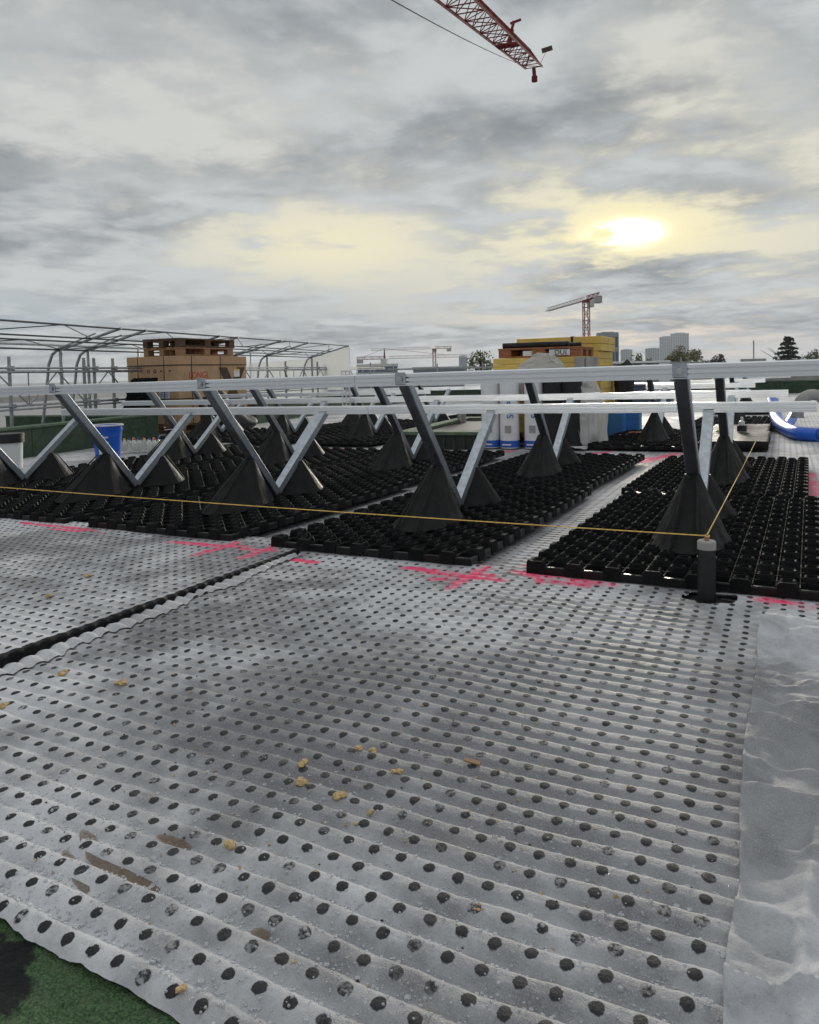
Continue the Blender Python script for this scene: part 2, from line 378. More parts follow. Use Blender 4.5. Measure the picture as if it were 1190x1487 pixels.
# ------------------------------------------------------------------ the roof and its fleece
STROKES = [((-4.1,2.88),(-3.33,2.83),.03),((-3.75,2.80),(-3.5,2.79),.02),((-2.80,2.79),(-2.35,2.84),.035),((-2.47,2.60),(-2.455,2.90),.03),((-2.21,2.66),(-2.216,2.93),.03),
 ((-2.35,2.80),(-2.15,2.83),.025),((-2.02,2.765),(-1.88,2.735),.035),((-1.43,2.81),(-1.0,2.735),.035),((-1.14,2.57),(-1.112,2.96),.032),((-1.26,2.68),(-1.06,2.80),.028),
 ((-.98,2.885),(-.58,2.865),.035),((-.84,2.78),(-.99,3.12),.028),((-.80,2.82),(-.68,2.83),.03),((-.05,2.865),(.25,2.80),.05),((-1.35,7.25),(-.75,7.32),.10),((-1.16,6.9),(-.95,7.7),.09),
 ((.165,6.5),(.185,5.2),.05),((-2.95,6.85),(-2.62,7.72),.05),((-4.85,7.68),(-4.3,7.50),.06),((-1.72,7.60),(-1.60,7.80),.06),((.17,4.7),(.18,3.3),.04)]
STROKES = [tuple((p[0], p[1]-(.037*(p[0]+.375)*.9 if p[1] < 3.2 else 0)) for p in st[:2])+(st[2],) for st in STROKES]
def paintf(X, Y):
    out_ = np.zeros_like(X)
    for (a, b_, w_) in STROKES:
        a = np.array(a); b_ = np.array(b_); d = b_-a; L = np.hypot(*d)
        t = np.clip(((X-a[0])*d[0]+(Y-a[1])*d[1])/L**2, 0, 1)
        r = np.hypot(X-a[0]-t*d[0], Y-a[1]-t*d[1])
        r = r+.022*vnoise(X, Y, .045, 301)+.018*vnoise(X, Y, .018, 302)
        out_ = np.maximum(out_, np.clip(1.1-.7*r/w_, 0, 1)*np.clip(.95+1.0*vnoise(X, Y, .07, 303)+.5*vnoise(X, Y, .02, 304), 0, 1))
    return out_

def dimples(X, Y, amp=.0046, lift=0., seed=1):
    v_ = (Y+SH*X-1.0353+.2655*SH)/PY; u_ = (X+.2655)/PX
    c = .5+.5*np.cos(2*np.pi*(v_+.06*vnoise(X, Y, .09, seed)-.05))
    A = amp*(.85+.7*vnoise(X, Y, .35, seed+1)+.25*vnoise(X, Y, .08, seed+4))
    fu = u_-np.round(u_); fv = v_-np.round(v_)
    r2 = fu*fu+fv*fv
    c = np.clip((c-.03)/.60, 0, 1); c = c*c*(3-2*c)*.8+.2*(.5+.5*np.cos(2*np.pi*(v_-.24)))
    z = A*2.0*c + .0014*np.exp(-(r2/.060)**2)
    z += .011*vnoise(X, Y, .45, seed+2)+.005*vnoise(X, Y, .12, seed+3)+.0018*vnoise(X, Y, .03, seed+5)+.0008*vnoise(X, Y, .012, seed+6)
    return SLOPE*X+z+lift

A_ = lambda a, b_, s: np.arange(a, b_+s*.5, s)
rf = grid('roof_deck', np.concatenate([A_(-30, -5, 1.), A_(-4.9, 2, .05), A_(2.2, 30, 1.)]),
          np.concatenate([A_(-30, .3, 1.), A_(.35, 9.9, .05), A_(10., 24.5, .5)]),
          lambda X, Y: SLOPE*X-.020+.006*vnoise(X, Y, .5, 31)*(Y > 3), 'fleece_far', paintf)
tag(rf, kind='structure')

def left_edge(Y): return -2.055+.012*vnoise(Y*0, Y, .5, 51)
xs = A_(-2.16, .40, .0058); ys = A_(.58, 2.98, .0058)
X, Y = np.meshgrid(xs, ys)
fr = np.minimum(.722-.06*(X+1.0), .712-.35*(X+.68))+.016*vnoise(X, Y*0, .16, 9)+.005*vnoise(X, Y*0, .03, 10)+.002*vnoise(X, Y*0, .01, 13)   # the frayed front edge over the green felt
Y = fr+(Y-ys[0])/(ys[-1]-ys[0])*(ys[-1]-fr)
Z = dimples(X, Y)
keep = (((X+.247)**2+((Y-2.815)*1.35)**2)[:-1, :-1] > (.082+.05*vnoise(X, Y, .05, 12)[:-1, :-1])**2)
Z -= .008*np.exp(-np.clip(Y-fr, 0, 1)/.03)
main = surf('fleece_sheet', X, Y, Z, 'fleece', paintf, keep=keep)
tag(main, 'large grey dotted fleece sheet over dimpled board filling the foreground', 'fleece sheet', 'fleece sheets on the roof')

# left sheet lies one board thickness higher, black board edge showing
LIFT = .036
xs = np.concatenate([A_(-6.6, -3.4, .016), A_(-3.39, -2.075, .0085)]); ys = A_(.9, 3.1, .0095)
X, Y = np.meshgrid(xs, ys); E_ = left_edge(Y); t = (X-xs[0])/(xs[-1]-xs[0]); X = np.where(t > .9, X+(t-.9)/.1*(E_-xs[-1]), X)
root = empty('fleece_sheet', (0, 0, 0), label='raised grey fleece sheet left of the black board edge', cat='fleece sheet', group='fleece sheets on the roof')
def lifted(Y): return LIFT-(LIFT-.012)*np.clip((Y-1.5)/1.35, 0, 1)
surf('fleece', X, Y, dimples(X, Y, .0036, 0, 21)+lifted(Y), 'fleece', paintf, root)
yy = A_(.9, 2.93, .004); mb = MB(); ex = left_edge(yy); zb_ = dimples(ex, yy, .0036, 0, 21)+lifted(yy); kn = np.ones(41)/41; zz = np.convolve(np.pad(zb_, 20, mode='edge'), kn, 'valid')*.6+zb_*.4+.0015
wav = .0030*np.sin(2*np.pi*yy/.0537)+.003*vnoise(yy*0, yy, .1, 4)
ring = []
for i, y in enumerate(yy):
    x = ex[i]+.004; ring.append([(x-.03, y, zz[i]-.002), (x+wav[i]*.6, y, zz[i]+.001+wav[i]*.25), (x+.006+wav[i], y, zz[i]-.004+wav[i]*.3), (x+.010+wav[i], y, rz(x)-.004), (x-.03, y, rz(x)-.006)])
mb.loft(ring, True); mb.obj('board_edge', 'tray', root, True)
# pale fleece hem hanging out under the black edge
s = np.linspace(0, 1, 9); X, Y = np.meshgrid(s, A_(.9, 2.86, .012))
wd = .042+.055*np.clip(vnoise(X*0, Y, .22, 61)+.35, 0, 1)+.03*(vnoise(X*0, Y, .07, 62))
wd = np.clip(wd, .02, .115)
XX = left_edge(Y)+.010+X*wd
ZZ = dimples(XX, Y)+.006+.016*np.sin(np.pi*X)*np.clip(.4+1.3*vnoise(X*0, Y, .3, 63), .05, 1)+.003*(1-X)
surf('fleece_hem', XX, Y, ZZ, 'fleece_plain', None, root)

# folded-over fleece strip on the right
xs = np.linspace(0, 1, 60); ys = A_(.50, 2.66, .0045)
U, Y = np.meshgrid(xs, ys)
lefte = -.068+.018*(Y-1.7)*0+.012*vnoise(U*0, Y, .21, 71)+.004*vnoise(U*0, Y, .05, 72)+.03*np.clip((Y-2.45)/.3, 0, 1)**2
X = lefte+U*(.19+.03*vnoise(U*0, Y, .13, 77)+.012*vnoise(U*0, Y, .04, 78)+.05*np.clip((1.0-Y)/.5, 0, 1))
def crease(Yc, dx, wdt, amp):
    s_ = (Y+dx*(X)-Yc)/wdt; return amp*np.where(s_ < 0, np.exp(s_*2.2), np.exp(-s_*s_*6))
Z = SLOPE*X+.019+.010*vnoise(X, Y, .16, 73)+.005*vnoise(X*2.2, Y, .09, 76)+.004*vnoise(X, Y, .05, 74)+.0008*vnoise(X, Y, .015, 75)
for yc, dxx, wdt, amp in ((.74,.3,.04,.016),(.86,.25,.05,.022),(1.02,-.35,.03,.034),(1.17,.1,.05,.012),(1.34,.04,.025,.017),(1.48,.12,.035,.028),(1.60,-.2,.05,.016),(1.78,.05,.035,.024),(1.93,.3,.05,.018),(2.03,-.1,.04,.028),(2.2,.15,.05,.018),(2.37,0,.03,.024),(2.5,.2,.05,.018)):
    Z += crease(yc, dxx, wdt, amp)
for sc, am, sd_ in ((.30, .024, 101), (.17, .020, 102), (.09, .014, 103), (.055, .009, 104)):
    Z += am*1.5*lnoise(X, Y, sc*.55, sd_, .5+.9*sd_)
Z += .010*np.exp(-((X-.035-.02*np.sin(Y*5))/.012)**2)*(Y < 1.5)
Z += (.004+.016*np.clip(vnoise(U*0, Y, .10, 91)+.15, 0, 1))*np.exp(-U/.10)-.012*np.exp(-(1-U)/.04)
Z = np.maximum(Z, dimples(X, Y)+.0015)
flap = surf('fleece_flap', X, Y, Z, fleece_mat('flap fleece', dots=.0, pale=.15), paintf)
m_ = flap.modifiers.new('thickness', 'SOLIDIFY'); m_.thickness = .0025; m_.offset = 1
tag(flap, 'creased plain grey fleece strip folded over at the right edge', 'fleece strip', 'fleece sheets on the roof')

# green granule felt in the near left corner
xs = A_(-2.2, -.2, .006); ys = A_(-.6, .95, .006); X, Y = np.meshgrid(xs, ys)
Z = SLOPE*X-.012+.003*vnoise(X, Y, .006, 81)+.004*vnoise(X, Y, .018, 82)+.006*vnoise(X, Y, .2, 83)
def scorch(X, Y):
    return np.clip(1.5-np.hypot((X+1.01)/.085, (Y-.665+.25*(X+1.0))/.05)+.5*vnoise(X, Y, .03, 85), 0, 1)
ft = surf('roofing_felt', X, Y, Z, 'granule', scorch); tag(ft, kind='structure')

# water lying in the valleys and drops on the fleece
def puddle(pts, wd, label, seed):
    r = random.Random(seed); mb = MB(); L = []; R_ = []
    zlev = float(np.mean([dimples(np.array(p[0]), np.array(p[1])) for p in pts]))+.0034
    for i in range(15):
        t = i/14*(len(pts)-1); a = min(int(t), len(pts)-2); f_ = t-a
        x = pts[a][0]*(1-f_)+pts[a+1][0]*f_; y = pts[a][1]*(1-f_)+pts[a+1][1]*f_
        ww = wd*(math.sin(math.pi*min(1, max(0, (i+.4)/14.8)))**.5)*r.uniform(.75, 1.15)
        z = zlev
        L.append((x, y-ww, z)); R_.append((x, y+ww, z))
    vs = L+R_; n = 15
    mb.add(vs, [(i, i+1, n+i+1, n+i) for i in range(n-1)])
    tag(mb.obj('puddle', 'puddle'), label, 'puddle', 'brown puddles on the fleece')
def valley(y, x):   # nearest valley line between dot rows
    v_ = (y+SH*x-1.0353+.2655*SH)/PY; n_ = math.floor(v_)+.5; return n_*PY+1.0353-.2655*SH-SH*x
for pts, wd, lb in (([(-1.15,.912),(-1.02,.9),(-.90,.892)], .020, 'longest brown puddle lying in a fleece furrow near the green corner'),
                    ([(-1.131,.857),(-1.002,.846)], .013, 'brown puddle in the furrow nearest the green felt'),
                    ([(-1.013,.958),(-.931,.956)], .011, 'short brown puddle in the furrow behind the longest one'),
                    ([(-.708,.885),(-.676,.88)], .012, 'tiny brown puddle right of the others by itself')):
    puddle([(x, valley(y, x)) for x, y in pts], wd, lb, len(lb))
mb = MB(); nd = 0
r = random.Random(5)
while nd < 3200:
    x = r.uniform(-1.5, .0); y = r.uniform(.66, 1.5)
    if r.random() < (y-.7)/.75+.05 and not (x < -.9 and y < 1.0 and r.random() < .5): continue
    if y < .735-.06*(x+1): continue
    v_ = (y+SH*x-1.0353+.2655*SH)/PY; fv = v_-math.floor(v_)
    if r.random() > (.25+.75*math.exp(-((fv-.5)/.2)**2)): continue
    rad = r.uniform(.0009, .0023)*(1.7 if r.random() < .12 else 1)*(1+.6*math.exp(-((fv-.5)/.2)**2)); nd += 1
    mb.v, mb.f = mb.v, mb.f
    o = len(mb.v); mb.v.append((x, y, rad*.6))
    for (rr, hh) in ((.8, .5), (1.05, -.35)):
        for j in range(6):
            a = math.pi/3*j; mb.v.append((x+rad*rr*math.cos(a)*1.15, y+rad*rr*math.sin(a), rad*hh))
    for j in range(6):
        j2 = (j+1) % 6; mb.f.append((o, o+1+j, o+1+j2)); mb.f.append((o+1+j, o+7+j, o+7+j2, o+1+j2))
vx = np.array(mb.v); cx = vx.reshape(-1, 13, 3)
zb = dimples(cx[:, :1, 0], cx[:, :1, 1]); cx[:, :, 2] += zb; mb.v = [tuple(p) for p in cx.reshape(-1, 3)]
tag(link('rain_drops', mb.mesh('rain_drops', True, False), None, 'water'), 'pale rain drops, sky glints put into their colour, beading on the near fleece', 'drops', kind='stuff')

# crumbs
def crumb(loc, size, label, seed, nb=3, cat='crumb', mtl='crumb'):
    r = random.Random(seed); import bmesh
    bm = bmesh.new()
    for j in range(nb):
        sz = size*r.uniform(.45, .8)
        res = bmesh.ops.create_icosphere(bm, subdivisions=2, radius=sz, matrix=Matrix.Translation((r.uniform(-.8, .8)*size, r.uniform(-.4, .4)*size, sz*.45)))
        for v_ in res['verts']: v_.co += Vector((r.uniform(-1, 1), r.uniform(-1, 1), r.uniform(-1, 1)))*sz*.22
    me = bpy.data.meshes.new('crumb'); bm.to_mesh(me); bm.free()
    o = link('foam_crumb', me, None, mtl); x, y = loc; o.scale = (1.1, 1., .62); o.rotation_euler.z = seed
    o.location = (x, y, float(dimples(np.array(x), np.array(y)))+(.03 if x < -2.06 else 0)+.001); tag(o, label, cat, 'tan crumbs scattered on the fleece')
for xy, s_, lb, nb in (((-1.837,1.451),.016,'tan crumb pair lying just below the black board edge at left',4),((-1.615,1.459),.016,'knobbly tan crumb right of the crumb pair at left',4),
    ((-1.796,1.233),.013,'tan crumb cut by the left border',3),((-2.587,2.169),.016,'larger tan crumb on the raised left sheet',3),((-2.476,1.903),.013,'pale crumb on the raised left sheet nearer the edge',3),
    ((-.874,1.227),.013,'pale tan flake lowest of the crumb patch left of centre',3),((-.907,1.286),.011,'brown flake above the pale one left of centre',3),((-.77,1.213),.013,'tan crumb casting a wet spot at the middle of the foreground',4),
    ((-.693,1.199),.008,'small tan crumb beside a dot right of the middle crumb',2),((-.696,1.148),.006,'tiny orange crumb on a dot below the middle crumb',2),((-.826,1.392),.011,'flat tan flake highest of the crumb patch',3),
    ((-.794,1.395),.011,'tan splinter right of the highest flake',3),((-.709,1.334),.010,'orange tan crumb right of the crumb patch',3),((-.868,1.006),.011,'orange tan crumb alone in the wet front rows',4),
    ((-.42,1.036),.005,'tiny upright yellow splinter in the wet front rows',2),((-.055,1.758),.008,'orange crumb on the left hem of the folded strip',2),((-.722,.735),.009,'dull brown crumb at the sheet rim above the green felt',2)):
    crumb(xy, s_, lb, len(lb)*7+int(xy[0]*100), nb)
mb = MB(); mb.bbox(-.018, .018, -.006, .006, 0, .004, .001); o = mb.obj('wood_chip', 'wood'); o.location = (-.584, 1.434, float(dimples(np.array(-.584), np.array(1.434)))+.002); o.rotation_euler = (.05, .1, .1)
tag(o, 'pale flat wood chip right of the crumb patch', 'chip')
mb = MB(); r = random.Random(3); nb_ = 0
while nb_ < 220:
    x = r.gauss(-.85, .32) if nb_ % 3 else r.uniform(-1.9, .2); y = r.gauss(1.3, .22) if nb_ % 3 else r.uniform(.8, 2.7)
    if y < .8 or y > 2.8 or x < -1.95 or x > .25: continue
    s_ = r.uniform(.0012, .0038); z = float(dimples(np.array(x), np.array(y)))+s_*.4
    mb.add([(x+r.uniform(-1, 1)*s_, y-s_, z), (x+s_*1.4, y+r.uniform(-1, 1)*s_, z), (x-s_*1.2, y+s_, z), (x, y, z+s_)], [(0, 1, 3), (1, 2, 3), (2, 0, 3)]); nb_ += 1
tag(link('crumb_litter', mb.mesh('crumb_litter'), None, 'crumb'), 'fine tan litter scattered over the fleece', 'litter', kind='stuff')
mb = MB(); nb_ = 0
while nb_ < 160:
    x = r.uniform(-1.9, .25); y = r.uniform(.8, 2.8); s_ = r.uniform(.0015, .0035); z = float(dimples(np.array(x), np.array(y)))+.001
    mb.add([(x-s_, y-s_*.7, z), (x+s_*1.2, y-s_*.4, z), (x-s_*.2, y+s_, z), (x, y, z+s_*.8)], [(0, 1, 3), (1, 2, 3), (2, 0, 3)]); nb_ += 1
tag(link('grit', mb.mesh('grit'), None, 'black'), 'fine black plastic grit scattered over the fleece', 'grit', kind='stuff')

# ------------------------------------------------------------------ mounting trays with V legs
CELL = .0755
def tray_mesh(nx, ny, H=.060, F=.022):
    mb = MB(); w_, l = nx*CELL, ny*CELL; x0, y0 = -w_/2, -l/2
    mb.box(x0+.004, x0+w_-.004, y0+.004, y0+l-.004, F-.006, F)
    rim = MB()
    prof = [(0., .004), (.0, .032), (.003, .036), (.012, .036), (.014, .027), (.006, .025), (.006, .004)]
    rings = []
    for (cx, cy, ax, ay) in ((x0, y0, 1, 1), (x0+w_, y0, -1, 1), (x0+w_, y0+l, -1, -1), (x0, y0+l, 1, -1), (x0, y0, 1, 1)):
        rings.append([(cx+ax*a, cy+ay*a, z) for a, z in prof])
    rim.loft(rings, False)
    rings_def = ((.0345, F), (.0285, H-.008), (.0262, H-.002), (.0225, H), (.0190, H-.002), (.0150, H-.020))
    cs = []
    for a, b_ in ((1, .5), (.82, .82), (.5, 1), (0, .78), (-.5, 1), (-.82, .82), (-1, .5), (-.78, 0), (-1, -.5), (-.82, -.82), (-.5, -1), (0, -.78), (.5, -1), (.82, -.82), (1, -.5), (.78, 0)): cs.append((a, b_))
    for i in range(nx):
        for j in range(ny):
            cx, cy = x0+(i+.5)*CELL, y0+(j+.5)*CELL
            if (i+j) % 2 == 0:
                rr = [[(cx+a*h_, cy+b_*h_, z) for a, b_ in cs] for h_, z in rings_def]
                mb.loft(rr, False); o = len(mb.v); mb.f.append(tuple(range(o-16, o)))
                if j in (0, ny-1):
                    yy_ = y0-.003 if j == 0 else y0+l-.017
                    rr = [[(cx-q_, yy_+d_, z), (cx+q_, yy_+d_, z), (cx+q_, yy_+.020-d_, z), (cx-q_, yy_+.020-d_, z)] for q_, d_, z in ((.036, -.001, .006), (.034, .0, H-.013), (.025, .002, H-.003))]
                    mb.loft(rr, True)
                if i in (0, nx-1):
                    xx_ = x0-.003 if i == 0 else x0+w_-.017
                    rr = [[(xx_+d_, cy-q_, z), (xx_+.020-d_, cy-q_, z), (xx_+.020-d_, cy+q_, z), (xx_+d_, cy+q_, z)] for q_, d_, z in ((.036, -.001, .006), (.034, .0, H-.013), (.025, .002, H-.003))]
                    mb.loft(rr, True)
    for j in range(1, ny):                          # thin egg-crate walls between the cells
        y = y0+j*CELL; mb.box(x0+.014, x0+w_-.014, y-.002, y+.002, F, F+.020)
    for i in range(1, nx):
        x = x0+i*CELL; mb.box(x-.002, x+.002, y0+.014, y0+l-.014, F, F+.0185)
    return mb.mesh('tray', True), rim.mesh('rim', False)
M['wetrim'] = mat('wet black plastic rim', (.007, .0075, .008), .32, var=.3, scale=30, bump=.15, bscale=60, spec=.3)
TRAY, RIM = tray_mesh(14, 26); TRAY.materials.append(M['tray']); RIM.materials.append(M['wetrim'])

def cone_mesh(front):
    n = 48; rings = []
    if front: poly = [(0, -.012), (-.10, -.15), (-.175, -.33), (-.15, -.52), (-.075, -.665), (.075, -.665), (.15, -.52), (.175, -.33), (.10, -.15)]; ay, az = -.258, .325
    else: poly = [(0, .015), (-.10, .15), (-.17, .28), (-.13, .40), (-.06, .465), (.06, .465), (.13, .40), (.17, .28), (.10, .15)]; ay, az = .262, .255
    by, hy = ((-.335, .33) if front else (.235, .225))
    seg = []; m_ = len(poly)
    for i in range(n):
        t = i/n*m_; k_ = int(t); f_ = t-k_; p, q_ = poly[k_ % m_], poly[(k_+1) % m_]; seg.append((p[0]*(1-f_)+q_[0]*f_, p[1]*(1-f_)+q_[1]*f_))
    for jj in range(9):
        t = jj/8; ring = []
        for i, (bx, byy) in enumerate(seg):
            a = 2*math.pi*i/n; ang = math.atan2(byy-ay, bx)
            tx, ty = .034*math.cos(ang), ay+.034*math.sin(ang)
            pl = 1-(.07*(.5+.5*math.cos(9*a))+.05*(.5+.5*math.cos(16*a+1.)))*(1-t)**.5*min(1, t*6+.25)
            ring.append((tx*t+bx*(1-t)*pl, ty*t+(ay+(byy-ay)*pl)*(1-t), .046+(az-.046)*t))
        rings.append(ring)
    mb = MB(); mb.loft(rings, False); o = len(mb.v); mb.f.append(tuple(range(o-n, o)))
    # moulded stiffening rib down the outer ridge
    s_ = -1 if front else 1
    y_out = by+s_*hy
    for xo in (-.052, .052):
        mb.tube([(xo*1.1, y_out, .05), (xo*.45, ay+s_*.045, az)], [.007, .004], 5)
    return mb.mesh('pyramid_foot', True)
CONE_F, CONE_R = cone_mesh(True), cone_mesh(False)
for c_ in (CONE_F, CONE_R): c_.materials.append(M['cone'])

def leg_mesh(p0, p1, front):
    mb = MB(); p0, p1 = Vector(p0), Vector(p1); d = (p1-p0).normalized(); u = Vector((1, 0, 0)); v_ = d.cross(u)
    if front:
        b_ = .005; hx, hn = .029, .027
        prof = [(-hx+b_, -hn), (hx-b_, -hn), (hx, -hn+b_), (hx, hn-b_), (hx-b_, hn), (-hx+b_, hn), (-hx, hn-b_), (-hx, -hn+b_)]
    else:
        hx, hn, t_ = .027, .022, .004
        prof = [(-hx, hn), (hx, hn), (hx, -hn), (hx-.012, -hn), (hx-.012, -hn+t_), (hx-t_, -hn+t_), (hx-t_, hn-t_), (-hx+t_, hn-t_), (-hx+t_, -hn+t_), (-hx+.012, -hn+t_), (-hx+.012, -hn), (-hx, -hn)]
        if v_.z < 0: prof = [(a, -b2) for a, b2 in prof]
    mb.extr(prof, p0, p1, u, v_)
    return mb.mesh('leg', False)
LEG_F = leg_mesh((0, -.004, .075), (0, -.622, .792), True); LEG_F.materials.append(M['galv_shaded'])
LEG_R = leg_mesh((0, .006, .08), (0, .615, .559), False); LEG_R.materials.append(M['galv'])
mb = MB(); mb.bbox(-.029, .029, -.6635, -.6585, .772, .833, .002); BRK_F = mb.mesh('bracket'); BRK_F.materials.append(M['galv'])
mb = MB(); mb.bbox(-.030, .030, .575, .640, .544, .552, .002); BRK_R = mb.mesh('bracket'); BRK_R.materials.append(M['galv'])
mb = MB(); mb.tube([(0, -.664, .80), (0, -.674, .80)], .009, 6); mb.tube([(0, -.6665, .80), (0, -.6685, .80)], .0145, 12); BOLT = mb.mesh('bolt'); BOLT.materials.append(M['bolt'])
mb = MB(); mb.tube([(.027, -.10, .155), (.034, -.10, .155)], .008, 6); BOLT2 = mb.mesh('leg_bolt'); BOLT2.materials.append(M['bolt'])

MOUNT_GROUP = 'black mounting trays with V legs'
def mount(x, y, label, legs=True, brackets=True, rotz=0., mirror=False):
    e = empty('solar_mount', (x, y, rz(x)+(.010 if x < -2.1 else .004)), (0, -math.atan(SLOPE), rotz), label, 'solar mount', MOUNT_GROUP)
    t = link('tray', TRAY, e); t.location = (random.uniform(-.012, .012), -.03+random.uniform(-.008, .008), 0); t.rotation_euler = (random.uniform(-.002, .002), random.uniform(-.003, .003), random.uniform(-.012, .006)-.024)
    link('rim', RIM, t); pl_ = link('pooled_rain', POOL, t); pl_['kind'] = 'stuff'
    if legs:
        link('pyramid_foot', CONE_F, e); link('pyramid_foot', CONE_R, e)
        a = link('leg', LEG_F, e); link('bracket', BRK_F, a); link('bolt', BOLT, a)
        b_ = link('leg', LEG_R, e); link('bracket', BRK_R, b_); link('leg_bolt', BOLT2, b_)
    return e
def skew(x): return -.037*(x+.375)
COLS = [-.375-1.305*i for i in range(6)]
NTH = ['rightmost', 'second from right', 'third from right', 'fourth from right', 'fifth from right', 'sixth from right']
mb = MB(); r = random.Random(77)
for i in range(1, 13):
    for j in range(1, 25):
        if (i+j) % 2 and r.random() < .45:
            cx, cy = -7*CELL+(i+.5)*CELL, -13*CELL+(j+.5)*CELL; q_ = r.uniform(.012, .019); mb.add([(cx+q_*math.cos(a), cy+q_*math.sin(a), .0305) for a in [t_*math.pi/3 for t_ in range(6)]], [(0, 1, 2, 3, 4, 5)])
POOL = mb.mesh('pooled_rain', False, False); POOL.materials.append(M['pool'])
for i, x in enumerate(COLS[:5]):
    mount(x, 3.92+skew(x), f'black dimpled mounting tray with steel V legs, {NTH[i]} in the front row')
for i, x in enumerate(COLS[:5]):
    mount(x, 5.925+skew(x), f'black dimpled mounting tray with steel V legs, {NTH[i]} in the second row')
for i, x in enumerate((-4.90, -6.20, -7.5)):
    mount(x, 8.80, f'black tray with V legs beyond the left path, {["nearest the roof hatch","middle one","farthest left"][i]}')
for i, x in enumerate((-4.95, -6.25)):
    mount(x, 10.85, f'far black tray with V legs before the green parapet, {["right one","left one"][i]}')
mount(-4.98, 13.6, 'small far black tray with V legs seen above the roof hatch, nearest')
mount(-5.1, 15.8, 'small far black tray with V legs seen above the roof hatch, farthest')
mount(-1.27, 8.83, 'black tray with V legs right of the yellow stack beyond the path')
mount(-.62, 11.35, 'far black tray with V legs at right behind the blue tube')
mount(-.62, 14.9, 'farthest black tray with V legs at right near the far parapet')

# ------------------------------------------------------------------ aluminium rails
RP = [(-.021, -.031), (.021, -.031), (.021, .031), (.006, .031), (.006, .022), (-.006, .022), (-.006, .031), (-.0165, .031), (-.021, .026), (-.021, .0125), (-.006, .0120), (-.006, .0055), (-.021, .005), (-.021, -.009), (-.006, -.0095), (-.006, -.0155), (-.021, -.016), (-.021, -.024), (-.0185, -.0245), (-.0185, -.0285), (-.021, -.029)]
def rail(x0, x1, y, z, label, h_=1., cuts=(), sk=0.):
    e = empty('mounting_rail', (x0, y-sk*(x0+.375), z+rz(x0)), (0, -math.atan(SLOPE), -sk), label, 'rail', 'aluminium mounting rails')
    L = x1-x0; ed = [0]+[c-x0 for c in cuts]+[L]
    for a, b_ in zip(ed[:-1], ed[1:]):
        mb = MB(); mb.extr([(p, q_*h_) for p, q_ in RP], (a+(.0015 if a else 0), 0, 0), (b_-(.0015 if b_ < L else 0), 0, 0), (0, 1, 0), (0, 0, 1))
        mb.obj('rail_profile', 'alu', e)
    return e
rail(-9.5, 2.6, 3.92-.637, .802, 'upper aluminium rail across the whole picture on the front row', 1.0, (-4.9, -1.95, 1.0), .037)
rail(-5.85, .155, 3.92+.612, .590, 'lower aluminium rail on the rear legs of the front row', .92, (-2.6,), .037)
rail(-7.6, .12, 5.925-.637, .802, 'upper aluminium rail on the second row hidden behind the front one', 1., (-3.,), .037)
rail(-7.33, .03, 5.925+.612, .590, 'lower aluminium rail on the rear legs of the second row', .92, (-3.6,), .037)
rail(-8.3, -4.2, 8.80-.637, .802, 'upper rail of the trays beyond the left path')
rail(-8.2, -4.35, 8.80+.612, .590, 'lower rail of the trays beyond the left path', .92)
rail(-7.4, -4.3, 10.85-.637, .802, 'upper rail of the far left trays before the green parapet')
rail(-7.3, -4.4, 10.85+.612, .590, 'lower rail of the far left trays before the green parapet', .92)
rail(-5.8, -4.3, 13.6+.612, .590, 'short lower rail of the small tray above the hatch', .92)
rail(-5.9, -4.4, 15.8+.612, .590, 'short lower rail of the farthest small tray above the hatch', .92)
rail(-1.75, -.20, 8.83-.637, .802, 'upper rail on the tray right of the yellow stack')
rail(-1.50, -.30, 8.83+.612, .590, 'lower rail on the tray right of the yellow stack', .92)
rail(-1.72, -.35, 8.83+.560, .512, 'second lower rail clamped beneath on the tray right of the yellow stack', .92)
rail(-1.45, -.25, 11.35+.612, .590, 'lower rail of the far right tray', .92)
rail(-1.35, -.15, 11.35-.637, .802, 'upper rail of the far right tray')
rail(-1.25, .10, 14.9+.612, .590, 'lower rail of the farthest right tray', .92)
# perforated pale hanger plate on the second row
e = empty('perforated_plate', (-4.0, 6.515+.134, .590+rz(-4.0)), label='white perforated plate hanging on a rail between the front V legs', cat='plate')
mb = MB()
for c in range(3): mb.box(-.045+c*.045-.006, -.045+c*.045+.006, -.036, -.033, -.10, .30)
for rr in range(11): mb.box(-.051, .051, -.0365, -.0325, -.10+rr*.039, -.088+rr*.039)
mb.obj('perforated_sheet', 'white_pl', e); mb = MB(); mb.box(-.051, .051, -.0325, .02, .296, .30); mb.obj('hook', 'white_pl', e)

# ------------------------------------------------------------------ string line and marker post
e = empty('marker_post', (-.247, 2.832, rz(-.247)), label='short black pipe post with grey cap standing in a hole of the fleece', cat='post')
mb = MB(); mb.tube([(0, 0, -.03), (0, 0, .14)], .0305, 24); mb.tube([(0, 0, .14), (0, 0, .148)], .0325, 24); mb.tube([(0, 0, .148), (0, 0, .176)], .0300, 24); mb.obj('pipe', 'black', e, True)
mb = MB(); mb.tube([(0, 0, .176), (0, 0, .202), (0, 0, .206)], [.0315, .0315, .028], 24); mb.obj('cap', 'concrete', e, True)
mb = MB(); mb.tube([(0, 0, .206), (0, 0, .222), (0, 0, .228)], [.008, .008, .004], 8); mb.obj('peg', 'wood', e, True)
mb = MB(); mb.add([(-.247+.11*math.cos(a)*(1+.15*math.sin(3*a)), 2.815+.075*math.sin(a)*(1+.2*math.cos(2*a)), rz(-.25)-.012) for a in [i*math.pi/9 for i in range(18)]], [tuple(range(18))])
tag(mb.obj('cut_hole', 'black'), 'black ragged hole cut in the fleece round the marker post', 'hole')
PT = Vector((-.247, 2.832, .222+rz(-.247)))
